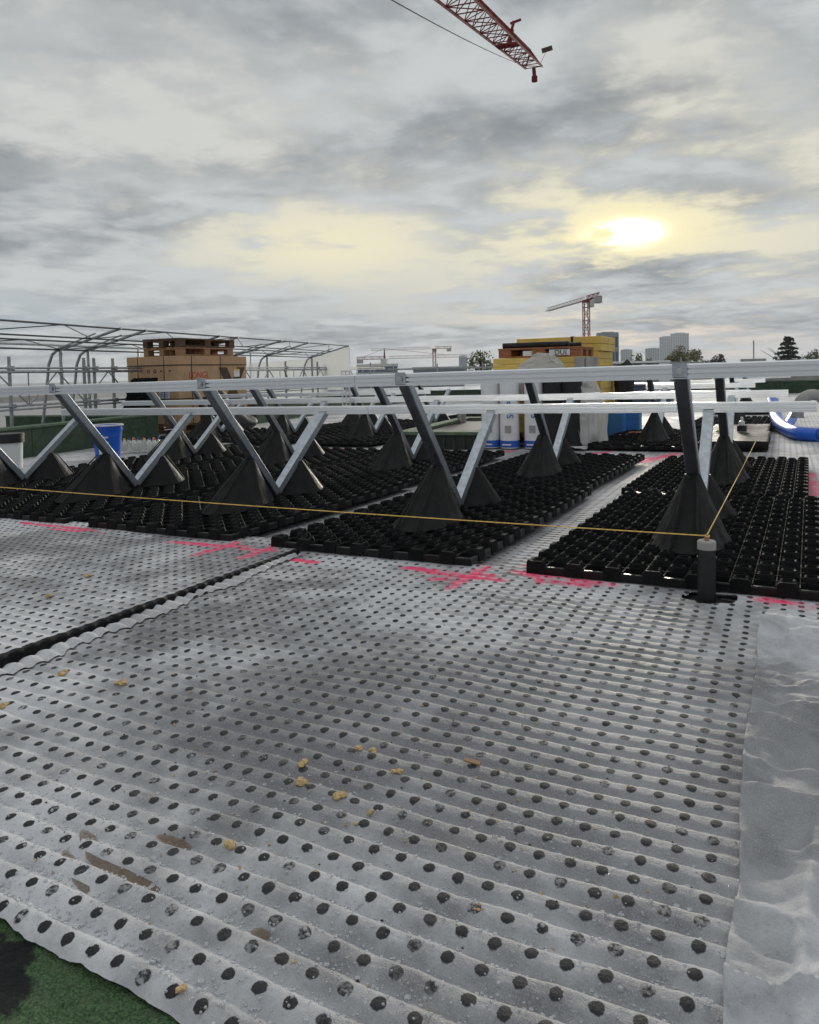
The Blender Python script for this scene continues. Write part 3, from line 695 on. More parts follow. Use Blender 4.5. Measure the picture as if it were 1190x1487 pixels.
def sag(a, b_, s_, n=24): return [tuple(a.lerp(b_, i/n)+Vector((0, 0, -4*s_*(i/n)*(1-i/n)))) for i in range(n+1)]
mb = MB(); mb.tube(sag(PT+Vector((-.008, 0, 0)), Vector((-9.0, 2.83, .275)), .035), .0022, 5)
mb.tube([tuple(PT+Vector((.009*math.cos(a), .009*math.sin(a), .002*math.sin(a*2)))) for a in [i*.5 for i in range(14)]], .002, 5)
tag(mb.obj('string_line', 'rope', None, True), 'taut yellow string line crossing in front of the trays', 'string')
mb = MB(); mb.tube(sag(PT+Vector((0, .008, 0)), Vector((-.255, 13.0, -.02)), .02), .0022, 5)
tag(mb.obj('string_line', 'rope', None, True), 'yellow string line running away from the post over the right trays', 'string')

# ------------------------------------------------------------------ parapets (roof edge is turned ten degrees)
BD = Vector((-.174, .985, 0)).normalized(); BN = Vector((BD.y, -BD.x, 0)); PA = Vector((-8.09, 5.67, 0))
def wallseg(p, q_, th, z0, z1, label, name='parapet', seams=1.2, cop=.025, mtl='felt', side=-1):
    p, q_ = Vector(p), Vector(q_); d = (q_-p); L = d.length; d.normalize(); nrm = Vector((d.y, -d.x, 0))*side
    e = empty(name, (p.x, p.y, z0), label=label, cat='parapet', group='green parapets round the roof')
    n_ = max(1, int(round(L/seams)))
    for i in range(n_):
        a, b_ = d*(L*i/n_+.003), d*(L*(i+1)/n_-.003); o_ = random.uniform(0, .004)
        rr = [[tuple(c+nrm*(th if s_ else -o_)+Vector((0, 0, z))) for (s_, z) in ((0, 0), (1, 0), (1, z1-z0), (0, z1-z0))] for c in (a, b_)]
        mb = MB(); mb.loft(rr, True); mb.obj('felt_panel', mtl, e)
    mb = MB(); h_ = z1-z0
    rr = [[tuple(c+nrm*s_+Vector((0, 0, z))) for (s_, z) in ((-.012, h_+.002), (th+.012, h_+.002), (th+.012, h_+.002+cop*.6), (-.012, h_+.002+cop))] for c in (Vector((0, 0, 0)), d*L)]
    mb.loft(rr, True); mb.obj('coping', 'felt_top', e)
    return e
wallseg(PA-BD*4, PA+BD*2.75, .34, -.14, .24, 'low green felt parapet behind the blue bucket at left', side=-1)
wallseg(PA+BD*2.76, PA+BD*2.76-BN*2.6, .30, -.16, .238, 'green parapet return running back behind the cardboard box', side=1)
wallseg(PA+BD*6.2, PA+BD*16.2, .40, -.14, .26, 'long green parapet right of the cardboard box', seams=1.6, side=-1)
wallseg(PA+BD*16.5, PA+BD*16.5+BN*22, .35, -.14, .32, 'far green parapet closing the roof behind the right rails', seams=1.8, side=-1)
mb = MB(); c0 = PA+BD*18.2; mb.loft([[tuple(c+BD*s_+Vector((0, 0, z))) for s_, z in ((0, -14), (.3, -14), (.3, .47), (0, .47))] for c in (c0+BN*5, c0+BN*24)], True)
tag(mb.obj('concrete_wall', 'concrete'), 'pale concrete wall just beyond the far green parapet', 'wall')
# low grey service wall with openings beyond the left parapet
e = empty('crate_wall', tuple(PA-BN*4.2-BD*3+Vector((0, 0, -.3))), label='low grey block wall with dark openings beyond the left parapet', cat='wall')
for i in range(9):
    p = BD*(i*1.02); mb = MB()
    def q3(s_, z, o_=0): return tuple(p+BD*s_-BN*o_+Vector((0, 0, z)))
    mb.loft([[q3(0, 0), q3(0, 0, .3), q3(0, .82, .3), q3(0, .82)], [q3(.3, 0), q3(.3, 0, .3), q3(.3, .82, .3), q3(.3, .82)]], True)
    mb.loft([[q3(.302, .55), q3(.302, .55, .3), q3(.302, .82, .3), q3(.302, .82)], [q3(1.018, .55), q3(1.018, .55, .3), q3(1.018, .82, .3), q3(1.018, .82)]], True)
    mb.loft([[q3(.302, 0), q3(.302, 0, .3), q3(.302, .25, .3), q3(.302, .25)], [q3(1.018, 0), q3(1.018, 0, .3), q3(1.018, .25, .3), q3(1.018, .25)]], True)
    mb.obj('block', 'concrete', e)

# ------------------------------------------------------------------ shelter frames and scaffold railing at left
LZ, LTOP, RL = 1.27, 1.555, 1.09
def fpt(s_, kk, z): return PA+BD*s_-BN*kk+Vector((0, 0, z))
def s_of(P): return (Vector((P[0], P[1], 0))-PA).dot(BD)
FR = [s_of(p) for p in ((-9.813,7.946),(-9.918,8.542),(-10.30,10.7),(-10.42,11.35),(-10.75,13.2),(-10.99,14.612),(-11.446,17.19))]
e = empty('shelter_frame', tuple(fpt(0, 1.3, -.2)), label='open shelter of bent steel frames with lattice roof rods behind the parapet at left', cat='shelter')
o0 = Vector(e.location)
def part(name, pts, r_, mtl, n=8): mb = MB(); mb.tube([tuple(Vector(p)-o0) for p in pts], r_, n); return mb.obj(name, mtl, e, True)
for s_ in [-4.0, -1.2]+FR:
    part('post', [fpt(s_, 1.3, -.2), fpt(s_, 1.3, LZ)], .026, 'steel')
    arc = [fpt(s_-.03, 1.3+.42, -.2), fpt(s_-.03, 1.3+.24, .8), fpt(s_-.03, 1.3+.20, LZ-.22), fpt(s_-.03, 1.3+.13, LZ-.07), fpt(s_-.03, 1.3, LZ+.02), fpt(s_-.03, 1.3-.2, LZ+.075)]
    part('bent_strut', arc, .022, 'steel')
    part('rafter', [fpt(s_, 1.3+.04, LZ-.01), fpt(s_, 1.3-RL, LTOP)], .021, 'steel')
    part('rafter_brace', [fpt(s_+.05, 1.3-.05, LZ+.06), fpt(s_+.05, 1.3-RL*.55, LZ+.06+.17)], .012, 'steel')
for f_, r_ in ((0., .013), (.36, .012), (.52, .012), (.97, .013)):
    part('purlin', [fpt(-6, 1.3-RL*f_, LZ+(LTOP-LZ)*f_), fpt(FR[-1], 1.3-RL*f_, LZ+(LTOP-LZ)*f_)], r_, 'dark_steel', 6)
for (fa, fb) in ((.52, .97), (0., .36)):
    s_ = -5.5; flip = 0
    while s_ < FR[-1]-1.2:
        a, b_ = (fa, fb) if flip else (fb, fa)
        part('lacing', [fpt(s_, 1.3-RL*a, LZ+(LTOP-LZ)*a), fpt(s_+1.15, 1.3-RL*b_, LZ+(LTOP-LZ)*b_)], .008, 'dark_steel', 5); s_ += 1.15; flip = 1-flip
# white sheeting at the back of the shelter
e2 = empty('sheet_wall', tuple(fpt(3, 3.2, -1)), label='white translucent sheeting wall behind the shelter frames', cat='sheeting')
X, Y = np.meshgrid(np.linspace(2.0, 17.2, 60), np.linspace(0, 1, 12))
a_ = [fpt(s_, 3.2, 0) for s_ in X[0]]
WX = np.array([[p.x for p in a_]]*12); WY = np.array([[p.y for p in a_]]*12)
WZ = -1+Y*(2.44+.0*X); WX = WX-e2.location.x+.05*vnoise(X, Y*2, .7, 5); WY = WY-e2.location.y
o = surf('sheet', WX, WY, WZ+0., 'sheeting', None, e2); 
mb = MB(); mb.tube([tuple(Vector(fpt(s_, 3.17, 1.45))-e2.location) for s_ in (2.0, 17.2)], .02, 6); mb.obj('edge_tube', 'steel', e2, True)
for s_ in (2.0, 7.0, 12., 17.2): mb = MB(); mb.tube([tuple(Vector(fpt(s_, 3.17, z))-e2.location) for z in (-1, 1.45)], .02, 6); mb.obj('post', 'steel', e2, True)

mb = MB(); s_ = FR[-1]+.03; mb.loft([[tuple(fpt(s_+d_, kq, z)-Vector(e2.location)) for kq, z in ((3.2, -1), (1.3-RL, -1), (1.3-RL, LTOP-.03), (1.3, LZ-.03), (3.2, LZ-.12))] for d_ in (0, .02)], True); mb.obj('gable_sheet', 'sheeting', e2)
def scaffold(s0, s1, kk, label, posts, zr=(.985, .935), zl=.48, top=1.14, extra=True):
    e = empty('scaffold_railing', tuple(fpt(s0, kk, -.6)), label=label, cat='scaffold', group='scaffold railings along the roof edge'); o = Vector(e.location)
    def pt(name, pts, r_, n=7): mb = MB(); mb.tube([tuple(Vector(p)-o) for p in pts], r_, n); return mb.obj(name, 'steel', e, True)
    for z, r_ in ((zr[0], .015), (zr[1], .020), (zl, .016), (zl-.05, .013)): pt('rail_tube', [fpt(s0, kk, z), fpt(s1, kk, z)], r_)
    for i, s_ in enumerate(posts):
        p_ = pt('post', [fpt(s_, kk+.045, -.6), fpt(s_, kk+.045, top)], .0245, 10)
        for z in (zr[0], zl):
            mb = MB(); c = Vector(fpt(s_, kk+.02, z))-o; mb.bbox(c.x-.035, c.x+.035, c.y-.04, c.y+.04, c.z-.03, c.z+.03, .006); mb.obj('clamp', 'steel', p_).location = (0, 0, 0)
    s_ = s0; flip = 0
    while s_ < s1-.5:
        a, b_ = (zl, zr[1]) if flip else (zr[1], zl)
        pt('diagonal', [fpt(s_, kk, a), fpt(s_+.55, kk, b_)], .011, 6)
        if not flip: pt('upright', [fpt(s_+.55, kk, zl), fpt(s_+.55, kk, zr[1])], .009, 6)
        s_ += .55; flip = 1-flip
    return e
scaffold(-3.5, 9.3, .9, 'scaffold lattice railing at left under the shelter frames', [s_of(p) for p in ((-9.181,6.672),(-9.43,8.078),(-9.47,8.3),(-9.545,8.734),(-10.2,12.2))])
scaffold(9.35, 17.0, .9, 'scaffold lattice railing right of the cardboard box', [s_of(p) for p in ((-10.638,14.918),(-10.97,16.798),(-11.119,17.641),(-11.71,20.97))])
e = empty('guard_rail', tuple(PA+BD*17+Vector((0, 0, -.6))), label='thin far guard rail before the distant cranes', cat='scaffold', group='scaffold railings along the roof edge'); o0 = Vector(e.location)
for z in (.93, .90, .45): part('rail_tube', [PA+BD*17.0+BN*(-.8)+Vector((0, 0, z)), PA+BD*17.0+BN*9+Vector((0, 0, z))], .014, 'steel', 6)
for i in range(7): part('post', [PA+BD*17.0+BN*(-.6+i*1.5)+Vector((0, 0, z)) for z in (-.6, 1.08)], .022, 'steel', 6)

# ------------------------------------------------------------------ cardboard box on pallet with pallets on top
def pallet(loc, L, W, rotz, label, mtl, H=.144, group='wooden pallets'):
    e = empty('pallet', loc, (0, 0, rotz), label, 'pallet', group)
    r = random.Random(len(label))
    for i in range(3):
        mb = MB(); y = [0, W/2-.05, W-.10][i]; mb.bbox(0, L, y, y+.10, 0, .021, .003); mb.obj('board', mtl, e)
        for j in range(3):
            x = [0, L/2-.072, L-.145][j]; mb = MB(); mb.bbox(x, x+.145, y+.002, y+.098, .021, .098, .003); mb.obj('block', mtl, e)
    for j in range(3):
        x = [0, L/2-.072, L-.145][j]; mb = MB(); mb.bbox(x, x+.145, 0, W, .0985, .119, .003); mb.obj('board', mtl, e)
    n_ = 5
    for i in range(n_):
        y = i*(W-.13)/(n_-1); mb = MB(); mb.bbox(-.004, L+.004, y, y+.13, .1195, .142+r.uniform(0, .003), .003); mb.obj('board', mtl, e)
    return e
BX0, BY0, BW, BL = -9.98, 9.39, 1.13, 1.74; BZ = rz(-9.4)
pallet((BX0+BW-.02, BY0+.02, BZ), 1.70, 1.08, math.radians(90), 'pale pallet under the big cardboard box', 'wood')
e = empty('cardboard_box', (BX0, BY0, BZ+.146), label='big brown cardboard panel box strapped on a pallet at left', cat='box')
mb = MB(); mb.bbox(0, BW, 0, BL, 0, 1.115, .006); mb.obj('carton', 'card', e)
mb = MB(); mb.bbox(-.006, BW+.006, -.006, BL+.006, .98, 1.125, .004); mb.obj('lid', 'card', e)
for yq in (.30, 1.02): mb = MB(); mb.box(BW+.007, BW+.0095, yq, yq+.014, 0, 1.126); mb.box(-.008, BW+.0095, yq, yq+.014, 1.1255, 1.128); mb.obj('strap', 'ink_black', e)
for xq in (.24, .82): mb = MB(); mb.box(xq, xq+.012, -.0095, -.007, 0, 1.126); mb.obj('strap', 'ink_black', e)
for zq in (.975, .42): mb = MB(); mb.box(-.009, BW+.0105, -.0105, BL, zq-.006, zq+.006); mb.obj('strap', 'ink_black', e)
text_obj('lettering', 'LONGI', .15, 'ink_red', e, (BW+.0022, .47, .80), (math.radians(90), 0, math.radians(90)))
# dark crossed-band print
mb = MB()
def band(pts): mb.add([(BW+.003, a, b_) for a, b_ in pts], [tuple(range(len(pts)))])
band([(.98, .93), (1.20, .93), (1.66, .18), (1.42, .18)]); 
mb.obj('printed_band', 'card_dark', e)
mb = MB(); mb.add([(BW+.004, a, b_) for a, b_ in [(1.70, .93), (1.48, .93), (1.02, .18), (1.25, .18)]], [(0, 1, 2, 3)]); mb.obj('printed_band', 'card_dark', e)
for i, xq in enumerate((.10, .48, .62, .76, .95)):
    mb = MB(); z = .88
    if i in (1, 2): mb.tube([(xq+.028*math.cos(a), -.003, z+.028*math.sin(a)) for a in [j*math.pi/5 for j in range(11)]], .006, 4)
    else: mb.box(xq-.022, xq+.022, -.003, -.0015, z-.012, z+.012)
    mb.obj('printed_icon', 'ink_black', e)
mb = MB(); mb.box(.70, .93, -.006, -.003, .42, .66); mb.obj('paper_label', 'paper', e)
for i in range(6): mb = MB(); mb.box(.73, .90, -.0075, -.0062, .46+i*.03, .468+i*.03); mb.obj('label_line', 'ink_blue', e)
mb = MB(); mb.box(BW+.003, BW+.006, 1.38, 1.54, .76, .90); mb.obj('paper_label', 'paper', e)
mb = MB(); mb.box(BW+.0065, BW+.008, 1.38, 1.54, .87, .90); mb.obj('label_stripe', 'yellow', e)
pallet((BX0+BW-.05, BY0+.10, BZ+.146+1.130), 1.35, .80, math.radians(90), 'lower paler pallet on top of the cardboard box', 'wood')
pallet((BX0+BW-.03, BY0+.08, BZ+.146+1.130+.147), 1.42, .80, math.radians(91), 'upper weathered pallet on top of the cardboard box', 'wood_dark')

# spare dimpled trays leaning on the box
SP, SPR = tray_mesh(14, 20); SPR.materials.append(M['wetrim']); SP.materials.append(M['tray'])
for i in range(2):
    e_ = link('leaning_tray', SP); link('rim', SPR, e_); e_.scale = (.58, .58, .6); e_.location = (-9.36+.05*i, 9.02-.11*i, BZ+.50-.02*i); e_.rotation_euler = (math.radians(70), 0, math.radians(-6-4*i))
    tag(e_, ['black dimpled tray leaning flat against the cardboard box', 'second black dimpled tray leaning in front of the first one'][i], 'tray', 'spare trays leaning on the box')
# black bags in front of the box
def blob(name, loc, rad, label, cat, mtl, seed, flat=.5):
    import bmesh; bm = bmesh.new(); bmesh.ops.create_icosphere(bm, subdivisions=4, radius=1); r = np.random.default_rng(seed); ph = r.random((8, 4))*6.28; fr_ = r.normal(0, 2.6, (8, 3))
    for v_ in bm.verts:
        d = 1+sum(.06*math.sin(fr_[i] @ np.array(v_.co)+ph[i, 0]) for i in range(8)); v_.co *= d
        v_.co.x *= rad[0]; v_.co.y *= rad[1]; v_.co.z = max(v_.co.z, -.75)*rad[2]+rad[2]*.75
    me = bpy.data.meshes.new(name); bm.to_mesh(me); bm.free(); me.polygons.foreach_set('use_smooth', [True]*len(me.polygons))
    o = link(name, me, None, mtl); o.location = loc; return tag(o, label, cat)
M['bag'] = mat('black bin liner', (.010, .011, .012), .68, var=.3, scale=6, bump=.9, bscale=18)
blob('refuse_bag', (-8.42, 9.75, BZ), (.24, .30, .36), 'tall crumpled black bag leaning on the cardboard box', 'bag', 'bag', 3)
blob('refuse_bag', (-8.25, 10.1, BZ), (.30, .34, .17), 'low black bag lying at the foot of the cardboard box', 'bag', 'bag', 4)

# buckets
def bucket(loc, r0, r1, h_, label, body, rim, lab=True, lid=False):
    e = empty('bucket', loc, label=label, cat='bucket', group='plastic buckets'); mb = MB()
    rr = []
    for t, q_ in ((0, .0), (.02, .0), (.55, .0), (.86, .0), (.865, .006), (.90, .006), (.905, .0), (1., .0)):
        rad = r0+(r1-r0)*t+q_; rr.append([(rad*math.cos(a), rad*math.sin(a), h_*t) for a in [j*math.pi/18 for j in range(36)]])
    rr.append([(x*.96, y*.96, z) for x, y, z in rr[-1]]); rr.append([(x*.96, y*.96, h_*.85) for x, y, z in rr[0]])
    mb.loft(rr, True); mb.obj('pail', body, e, True)
    mb = MB(); mb.tube([((r1+.006)*math.cos(a), (r1+.006)*math.sin(a), h_) for a in [j*math.pi/18 for j in range(37)]], .009, 6); mb.obj('rim', rim, e, True)
    if lid: mb = MB(); mb.tube([(0, 0, h_-.075), (0, 0, h_+.018)], r1+.012, 36); mb.obj('lid', 'black', e, True)
    else: mb = MB(); mb.tube([((r1+.02)*math.cos(a), (r1+.02)*math.sin(a), h_*.9-.12*math.sin(a*.5-.75*math.pi+.0)**2*0-.10*max(0, math.cos(a-5.2))) for a in [3.7+j*.16 for j in range(20)]], .004, 5); mb.obj('handle', 'ink_blue', e, True)
    if lab:
        mb = MB(); rows = []
        for z in (.12, .56): rad = r0+(r1-r0)*z+.0025; rows.append([(rad*math.cos(a), rad*math.sin(a), h_*z) for a in [4.85+j*.075 for j in range(11)]])
        mb.add(rows[0]+rows[1], [(i, i+1, 12+i, 11+i) for i in range(10)]); mb.obj('paper_label', 'paper', e, True)
        mb = MB(); rows = []
        for z in (.64, .70): rad = r0+(r1-r0)*z+.0025; rows.append([(rad*math.cos(a), rad*math.sin(a), h_*z) for a in [5.2+j*.05 for j in range(9)]])
        mb.add(rows[0]+rows[1], [(i, i+1, 10+i, 9+i) for i in range(8)]); mb.obj('printed_mark', 'paper', e, True)
        mb = MB(); rad = r0+(r1-r0)*.82; c = (rad*math.cos(4.75), rad*math.sin(4.75), h_*.82); mb.bbox(c[0]-.02, c[0]+.02, c[1]-.012, c[1]+.005, c[2]-.014, c[2]+.014, .004); mb.obj('handle_lug', 'blue_pl', e)
    return e
bucket((-6.64, 5.93, rz(-6.64)), .128, .158, .385, 'blue plastic bucket with white label behind the left trays', 'blue_pl', 'white_pl')
bucket((-7.16, 5.12, rz(-7.16)), .125, .14, .34, 'white bucket with black lid cut by the left border', 'white_pl', 'black', lab=False, lid=True)
# bag of bottles
e = empty('parts_box', (-7.08, 6.85, rz(-7.1)), (0, 0, .35), label='clear open box of small bottles with coloured caps behind the trays', cat='box')
mb = MB(); mb.box(-.24, .24, -.12, -.117, 0, .13); mb.box(-.24, .24, .117, .12, 0, .13); mb.box(-.24, -.237, -.117, .117, 0, .13); mb.box(.237, .24, -.117, .117, 0, .13); mb.obj('clear_box', 'clear', e)
for i in range(14):
    x = -.2+.065*(i % 7); y = -.06+.11*(i//7); mb = MB(); mb.tube([(x, y, .004), (x, y, .10), (x, y, .12), (x, y, .14)], [.026, .026, .012, .012], 10); b_ = mb.obj('bottle', ['white_pl', 'clear', 'film'][i % 3], e, True)
    mb = MB(); mb.tube([(x, y, .141), (x, y, .16)], .014, 8); mb.obj('cap', ['yellow', 'ink_blue', 'ink_red', 'black'][i % 4], b_, True)

# ------------------------------------------------------------------ roof hatch kerb and vent pipe
e = empty('hatch_kerb', (-3.42, 7.72, rz(-3.6)), (0, 0, math.radians(6)), 'low roof hatch with pale green rim and dark sides', 'hatch')
mb = MB(); mb.bbox(-.50, .42, .02, 2.6, -.02, .145, .005); mb.obj('kerb_wall', 'black', e)
for x0, x1, y0, y1 in ((-.56, .46, -.03, .20), (-.56, -.40, .203, 2.45), (.30, .46, .203, 2.45), (-.56, .46, 2.453, 2.66)):
    mb = MB(); mb.bbox(x0, x1, y0, y1, .147, .185, .005); mb.obj('rim_board', 'felt_top', e)
for i in range(8): mb = MB(); mb.box(-.46+i*.115, -.445+i*.115, .004, .019, -.01, .146); mb.obj('stud', 'felt', e)
for i in range(9): mb = MB(); mb.box(.421, .432, .12+i*.28, .14+i*.28, -.01, .146); mb.obj('stud', 'felt', e)
mb = MB(); mb.tube([(-4.02, 9.72, rz(-4)-.02), (-4.02, 9.72, .32)], .062, 20); mb.tube([(-4.02, 9.72, .32), (-4.02, 9.72, .335)], .07, 20)
tag(mb.obj('vent_pipe', 'steel', None, True), 'short grey vent pipe standing behind the roof hatch', 'pipe')

# ------------------------------------------------------------------ yellow insulation stacks
FX0, FX1, FY0, FY1 = -2.98, -1.93, 8.12, 8.80; FZ = rz(-2.4)
pallet((FX0, FY0, FZ), FX1-FX0, .68, 0, 'pallet under the front yellow insulation stack', 'wood')
def pack(x0, x1, y0, y1, z0, z1, label, n_=1):
    e = empty('insulation_pack', (x0, y0, z0), label=label, cat='insulation', group='yellow insulation packs')
    hh = (z1-z0)/n_
    for i in range(n_):
        o_ = random.uniform(0, .012); mb = MB(); mb.bbox(o_, x1-x0-random.uniform(0, .01), o_*.5, y1-y0, i*hh+.0015, (i+1)*hh-.0015, .004); mb.obj('board', 'yellow', e)
    return e
ORD = ['lowest', 'second lowest', 'third', 'fourth', 'fifth', 'topmost']
for i in range(6): pack(FX0+random.uniform(0, .015), FX1, FY0+random.uniform(0, .012), FY1, FZ+.146+i*.1385, FZ+.146+i*.1385+.137, f'yellow insulation pack in the front stack, {ORD[i]}', 2)
RX0, RX1, RY0, RY1 = -2.98, -1.96, 9.02, 9.85
pallet((RX0, RY0, FZ), 1.0, .80, 0, 'pallet under the rear yellow insulation stack', 'wood')
for i in range(6): pack(RX0, RX1+random.uniform(-.01, .02), RY0, RY1, FZ+.146+i*.180, FZ+.146+i*.180+.178, f'yellow insulation pack in the taller rear stack, {ORD[i]}', 2)
mb = MB(); mb.box(-2.30, -2.27, RY0-.004, RY0-.001, FZ+1.0, FZ+1.226); mb.box(-2.30, -2.27, RY0-.004, RY1, FZ+1.2265, FZ+1.229); tag(mb.obj('black_strap', 'ink_black'), 'black strap round the top of the rear yellow stack', 'strap')
# silver-grey end label block of the front stack
mb = MB(); mb.box(FX1+.003, FX1+.006, FY0+.06, FY1-.02, FZ+.70, FZ+.97); mb.box(FX1-.10, FX1+.006, FY0-.005, FY0-.002, FZ+.68, FZ+.97); tag(mb.obj('wrapped_label', 'concrete'), 'grey printed wrap on the corner of the front yellow stack', 'label')
TZ = FZ+.146+.831
pallet((FX0+.07, FY0+.04, TZ+.001), .94, .60, 0, 'orange brown pallet on top of the front yellow stack', 'wood_orange', group='wooden pallets').scale.z = .74
e = empty('paper_sign', (FX1-.26, FY0+.036, TZ+.050), label='white paper with black letters on the orange pallet', cat='sign')
mb = MB(); mb.box(-.13, .10, -.004, -.002, -.034, .030); mb.obj('paper', 'paper', e); text_obj('lettering', 'DU(', .08, 'ink_black', e, (0, -.0055, -.005), (math.radians(90), 0, 0))
mb = MB(); mb.box(FX0+.36, FX0+.46, FY0+.03, FY0+.034, TZ+.018, TZ+.073); tag(mb.obj('paper_tag', 'paper'), 'small white paper square on the left of the orange pallet', 'paper')
mb = MB(); mb.tube([(FX0+.10, FY0+.12, TZ+.139), (FX1-.20, FY0+.16, TZ+.141)], .033, 14); tag(mb.obj('membrane_roll', 'bag', None, True), 'black roll lying on the orange pallet', 'roll', 'membrane rolls')
mb = MB(); mb.tube([(FX0+.22, FY0+.26, TZ+.132), (FX1-.10, FY0+.30, TZ+.134)], .026, 12); tag(mb.obj('membrane_roll', 'bag', None, True), 'thinner black roll behind the first on the orange pallet', 'roll', 'membrane rolls')

# upright wrapped rolls
def uproll(x, y, rad, h_, label, txt=None, mtl='white_pl', rot=0.):
    e = empty('membrane_roll', (x, y, rz(x)-.005), label=label, cat='roll', group='membrane rolls'); mb = MB()
    rr = [[(rad*q_*math.cos(a)*(1+.012*math.sin(5*a)), rad*q_*math.sin(a)*(1+.012*math.cos(4*a)), z) for a in [j*math.pi/12 for j in range(24)]] for q_, z in ((.96, 0), (1., .015), (1.0, .3*h_), (.985, .5*h_), (1.0, .75*h_), (1., h_-.02), (.93, h_))]
    mb.loft(rr, True); mb.obj('wrap', mtl, e, True)
    if txt:
        mb = MB(); mb.tube([(0, 0, .012), (0, 0, .085)], rad+.004, 24, False); mb.obj('blue_band', 'ink_blue', e, True)
        mb = MB(); mb.box(-.05, .05, -rad-.008, -rad-.0055, .035, .05); mb.obj('band_print', 'paper', e)
        text_obj('lettering', txt, .105, 'ink_blue', e, (.045, -rad*.93-.005, .42), (math.radians(90), math.radians(-90), math.radians(22)))
        mb = MB(); mb.box(-.02, .05, -rad-.006, -rad-.003, .17, .25); mb.obj('printed_box', 'concrete', e)
    return e
M['roll_w'] = mat('white printed wrap', (.80, .81, .84), .4, var=.07, scale=6, bump=.2, bscale=18)
uproll(-2.93, 7.93, .105, .80, 'white wrapped roll with blue foot, leftmost of three', 'SO', 'roll_w')
uproll(-2.70, 7.90, .105, .80, 'white wrapped roll with blue foot, middle of three', 'SOP', 'roll_w')
uproll(-2.435, 7.92, .10, .78, 'white wrapped roll with blue foot, rightmost of three', 'SOP', 'roll_w')
mb = MB(); mb.bbox(-2.568, -2.548, 7.98, 8.08, rz(-2.5), .70, .003); tag(mb.obj('brown_board', 'wood'), 'brown board upright between two white rolls', 'board')
uproll(-2.22, 7.97, .115, .84, 'black upright roll left of the white film', None, 'bag'); uproll(-2.04, 7.99, .11, .83, 'black upright roll right beside the white film', None, 'bag')
# film draped over the front stack
def film(name, pts, label, seed, amp=.02):
    A = np.array(pts); ny, nx = A.shape[:2]; uy = np.linspace(0, ny-1, 40); ux = np.linspace(0, nx-1, 40); G = np.zeros((40, 40, 3))
    for i, y in enumerate(uy):
        for j, x in enumerate(ux):
            a, b_ = min(int(y), ny-2), min(int(x), nx-2); f_, g_ = y-a, x-b_; f_ = f_*f_*(3-2*f_); g_ = g_*g_*(3-2*g_)
            G[i, j] = A[a, b_]*(1-f_)*(1-g_)+A[a+1, b_]*f_*(1-g_)+A[a, b_+1]*(1-f_)*g_+A[a+1, b_+1]*f_*g_
    I, J = np.meshgrid(np.arange(40), np.arange(40)); n_ = vnoise(I*.1, J*.1, .5, seed)+.5*vnoise(I*.1, J*.1, .2, seed+1)
    G[:, :, 1] -= np.abs(n_)*amp*2; G[:, :, 0] += n_*amp
    o = surf(name, G[:, :, 0], G[:, :, 1], G[:, :, 2], 'film'); m_ = o.modifiers.new('thickness', 'SOLIDIFY'); m_.thickness = .002
    return tag(o, label, 'plastic film', 'white plastic film')
film('plastic_film', [[(-2.66, 8.02, .50), (-2.42, 7.99, .52), (-2.26, 8.00, .50), (-2.12, 8.02, .48)], [(-2.72, 8.06, .72), (-2.45, 8.02, .72), (-2.25, 8.02, .72), (-2.08, 8.05, .72)], [(-2.66, 8.10, .86), (-2.46, 8.08, .90), (-2.25, 8.08, .90), (-2.12, 8.10, .84)], [(-2.50, 8.11, .965), (-2.44, 8.10, 1.0), (-2.30, 8.10, .99), (-2.22, 8.11, .95)]], 'white film hanging over the front of the yellow stack', 5)
film('plastic_film', [[(-1.93, 7.95, .02), (-1.84, 7.98, .0), (-1.76, 8.10, .02), (-1.70, 8.2, .04)], [(-2.0, 7.95, .35), (-1.86, 7.96, .32), (-1.78, 8.15, .38), (-1.72, 8.3, .40)], [(-2.02, 8.03, .62), (-1.92, 8.00, .62), (-1.85, 8.2, .60), (-1.80, 8.4, .50)], [(-2.0, 8.10, .80), (-1.93, 8.09, .84), (-1.91, 8.3, .82), (-1.90, 8.5, .74)]], 'white film trailing to the floor right of the yellow stack', 9, .03)
for i, (x, y, lb) in enumerate(((-1.80, 9.35, 'left blue wrapped pack beside the yellow stack'), (-1.66, 9.62, 'right blue wrapped pack beside the yellow stack'))):
    mb = MB(); mb.bbox(0, .20, 0, .20, 0, .30, .012); o = mb.obj('blue_pack', 'blue_soft'); o.location = (x-.15, y, rz(x)-.01); tag(o, lb, 'pack', 'blue packs')
for i in range(4):
    mb = MB(); mb.bbox(0, .20, 0, .05, 0, .04, .004); o = mb.obj('wood_block', 'wood_orange'); o.location = (-1.72+.02*i, 9.20+.06*(i % 2), rz(-1.7)-.015+.041*(i//2)); tag(o, f'brown wood offcut by the blue packs, {["lower left","lower right","upper left","upper right"][i]}', 'offcut', 'wood offcuts')
blob('refuse_bag', (-1.80, 9.7, .30), (.10, .14, .36), 'black bag hanging at the right end of the yellow stack', 'bag', 'bag', 8)
# fleece bank beside the blue packs
X, Y = np.meshgrid(np.linspace(0, 1, 40), np.linspace(0, 1, 60)); cx = -2.02+.62*Y; cy = 7.75+2.6*Y
XX = cx+(X-.5)*.34; ZZ = rz(XX)+.004+(.05+.05*vnoise(X, Y*6, .5, 2))*np.sin(np.pi*X)*(.4+.6*Y)+.02*vnoise(X*2, Y*9, .3, 3)*np.sin(np.pi*X)
tag(surf('fleece_roll', XX, cy+.05*vnoise(X, Y*5, .4, 6), ZZ, 'fleece_plain'), 'crumpled ridge of pale fleece running past the blue packs', 'fleece strip', 'fleece sheets on the roof')

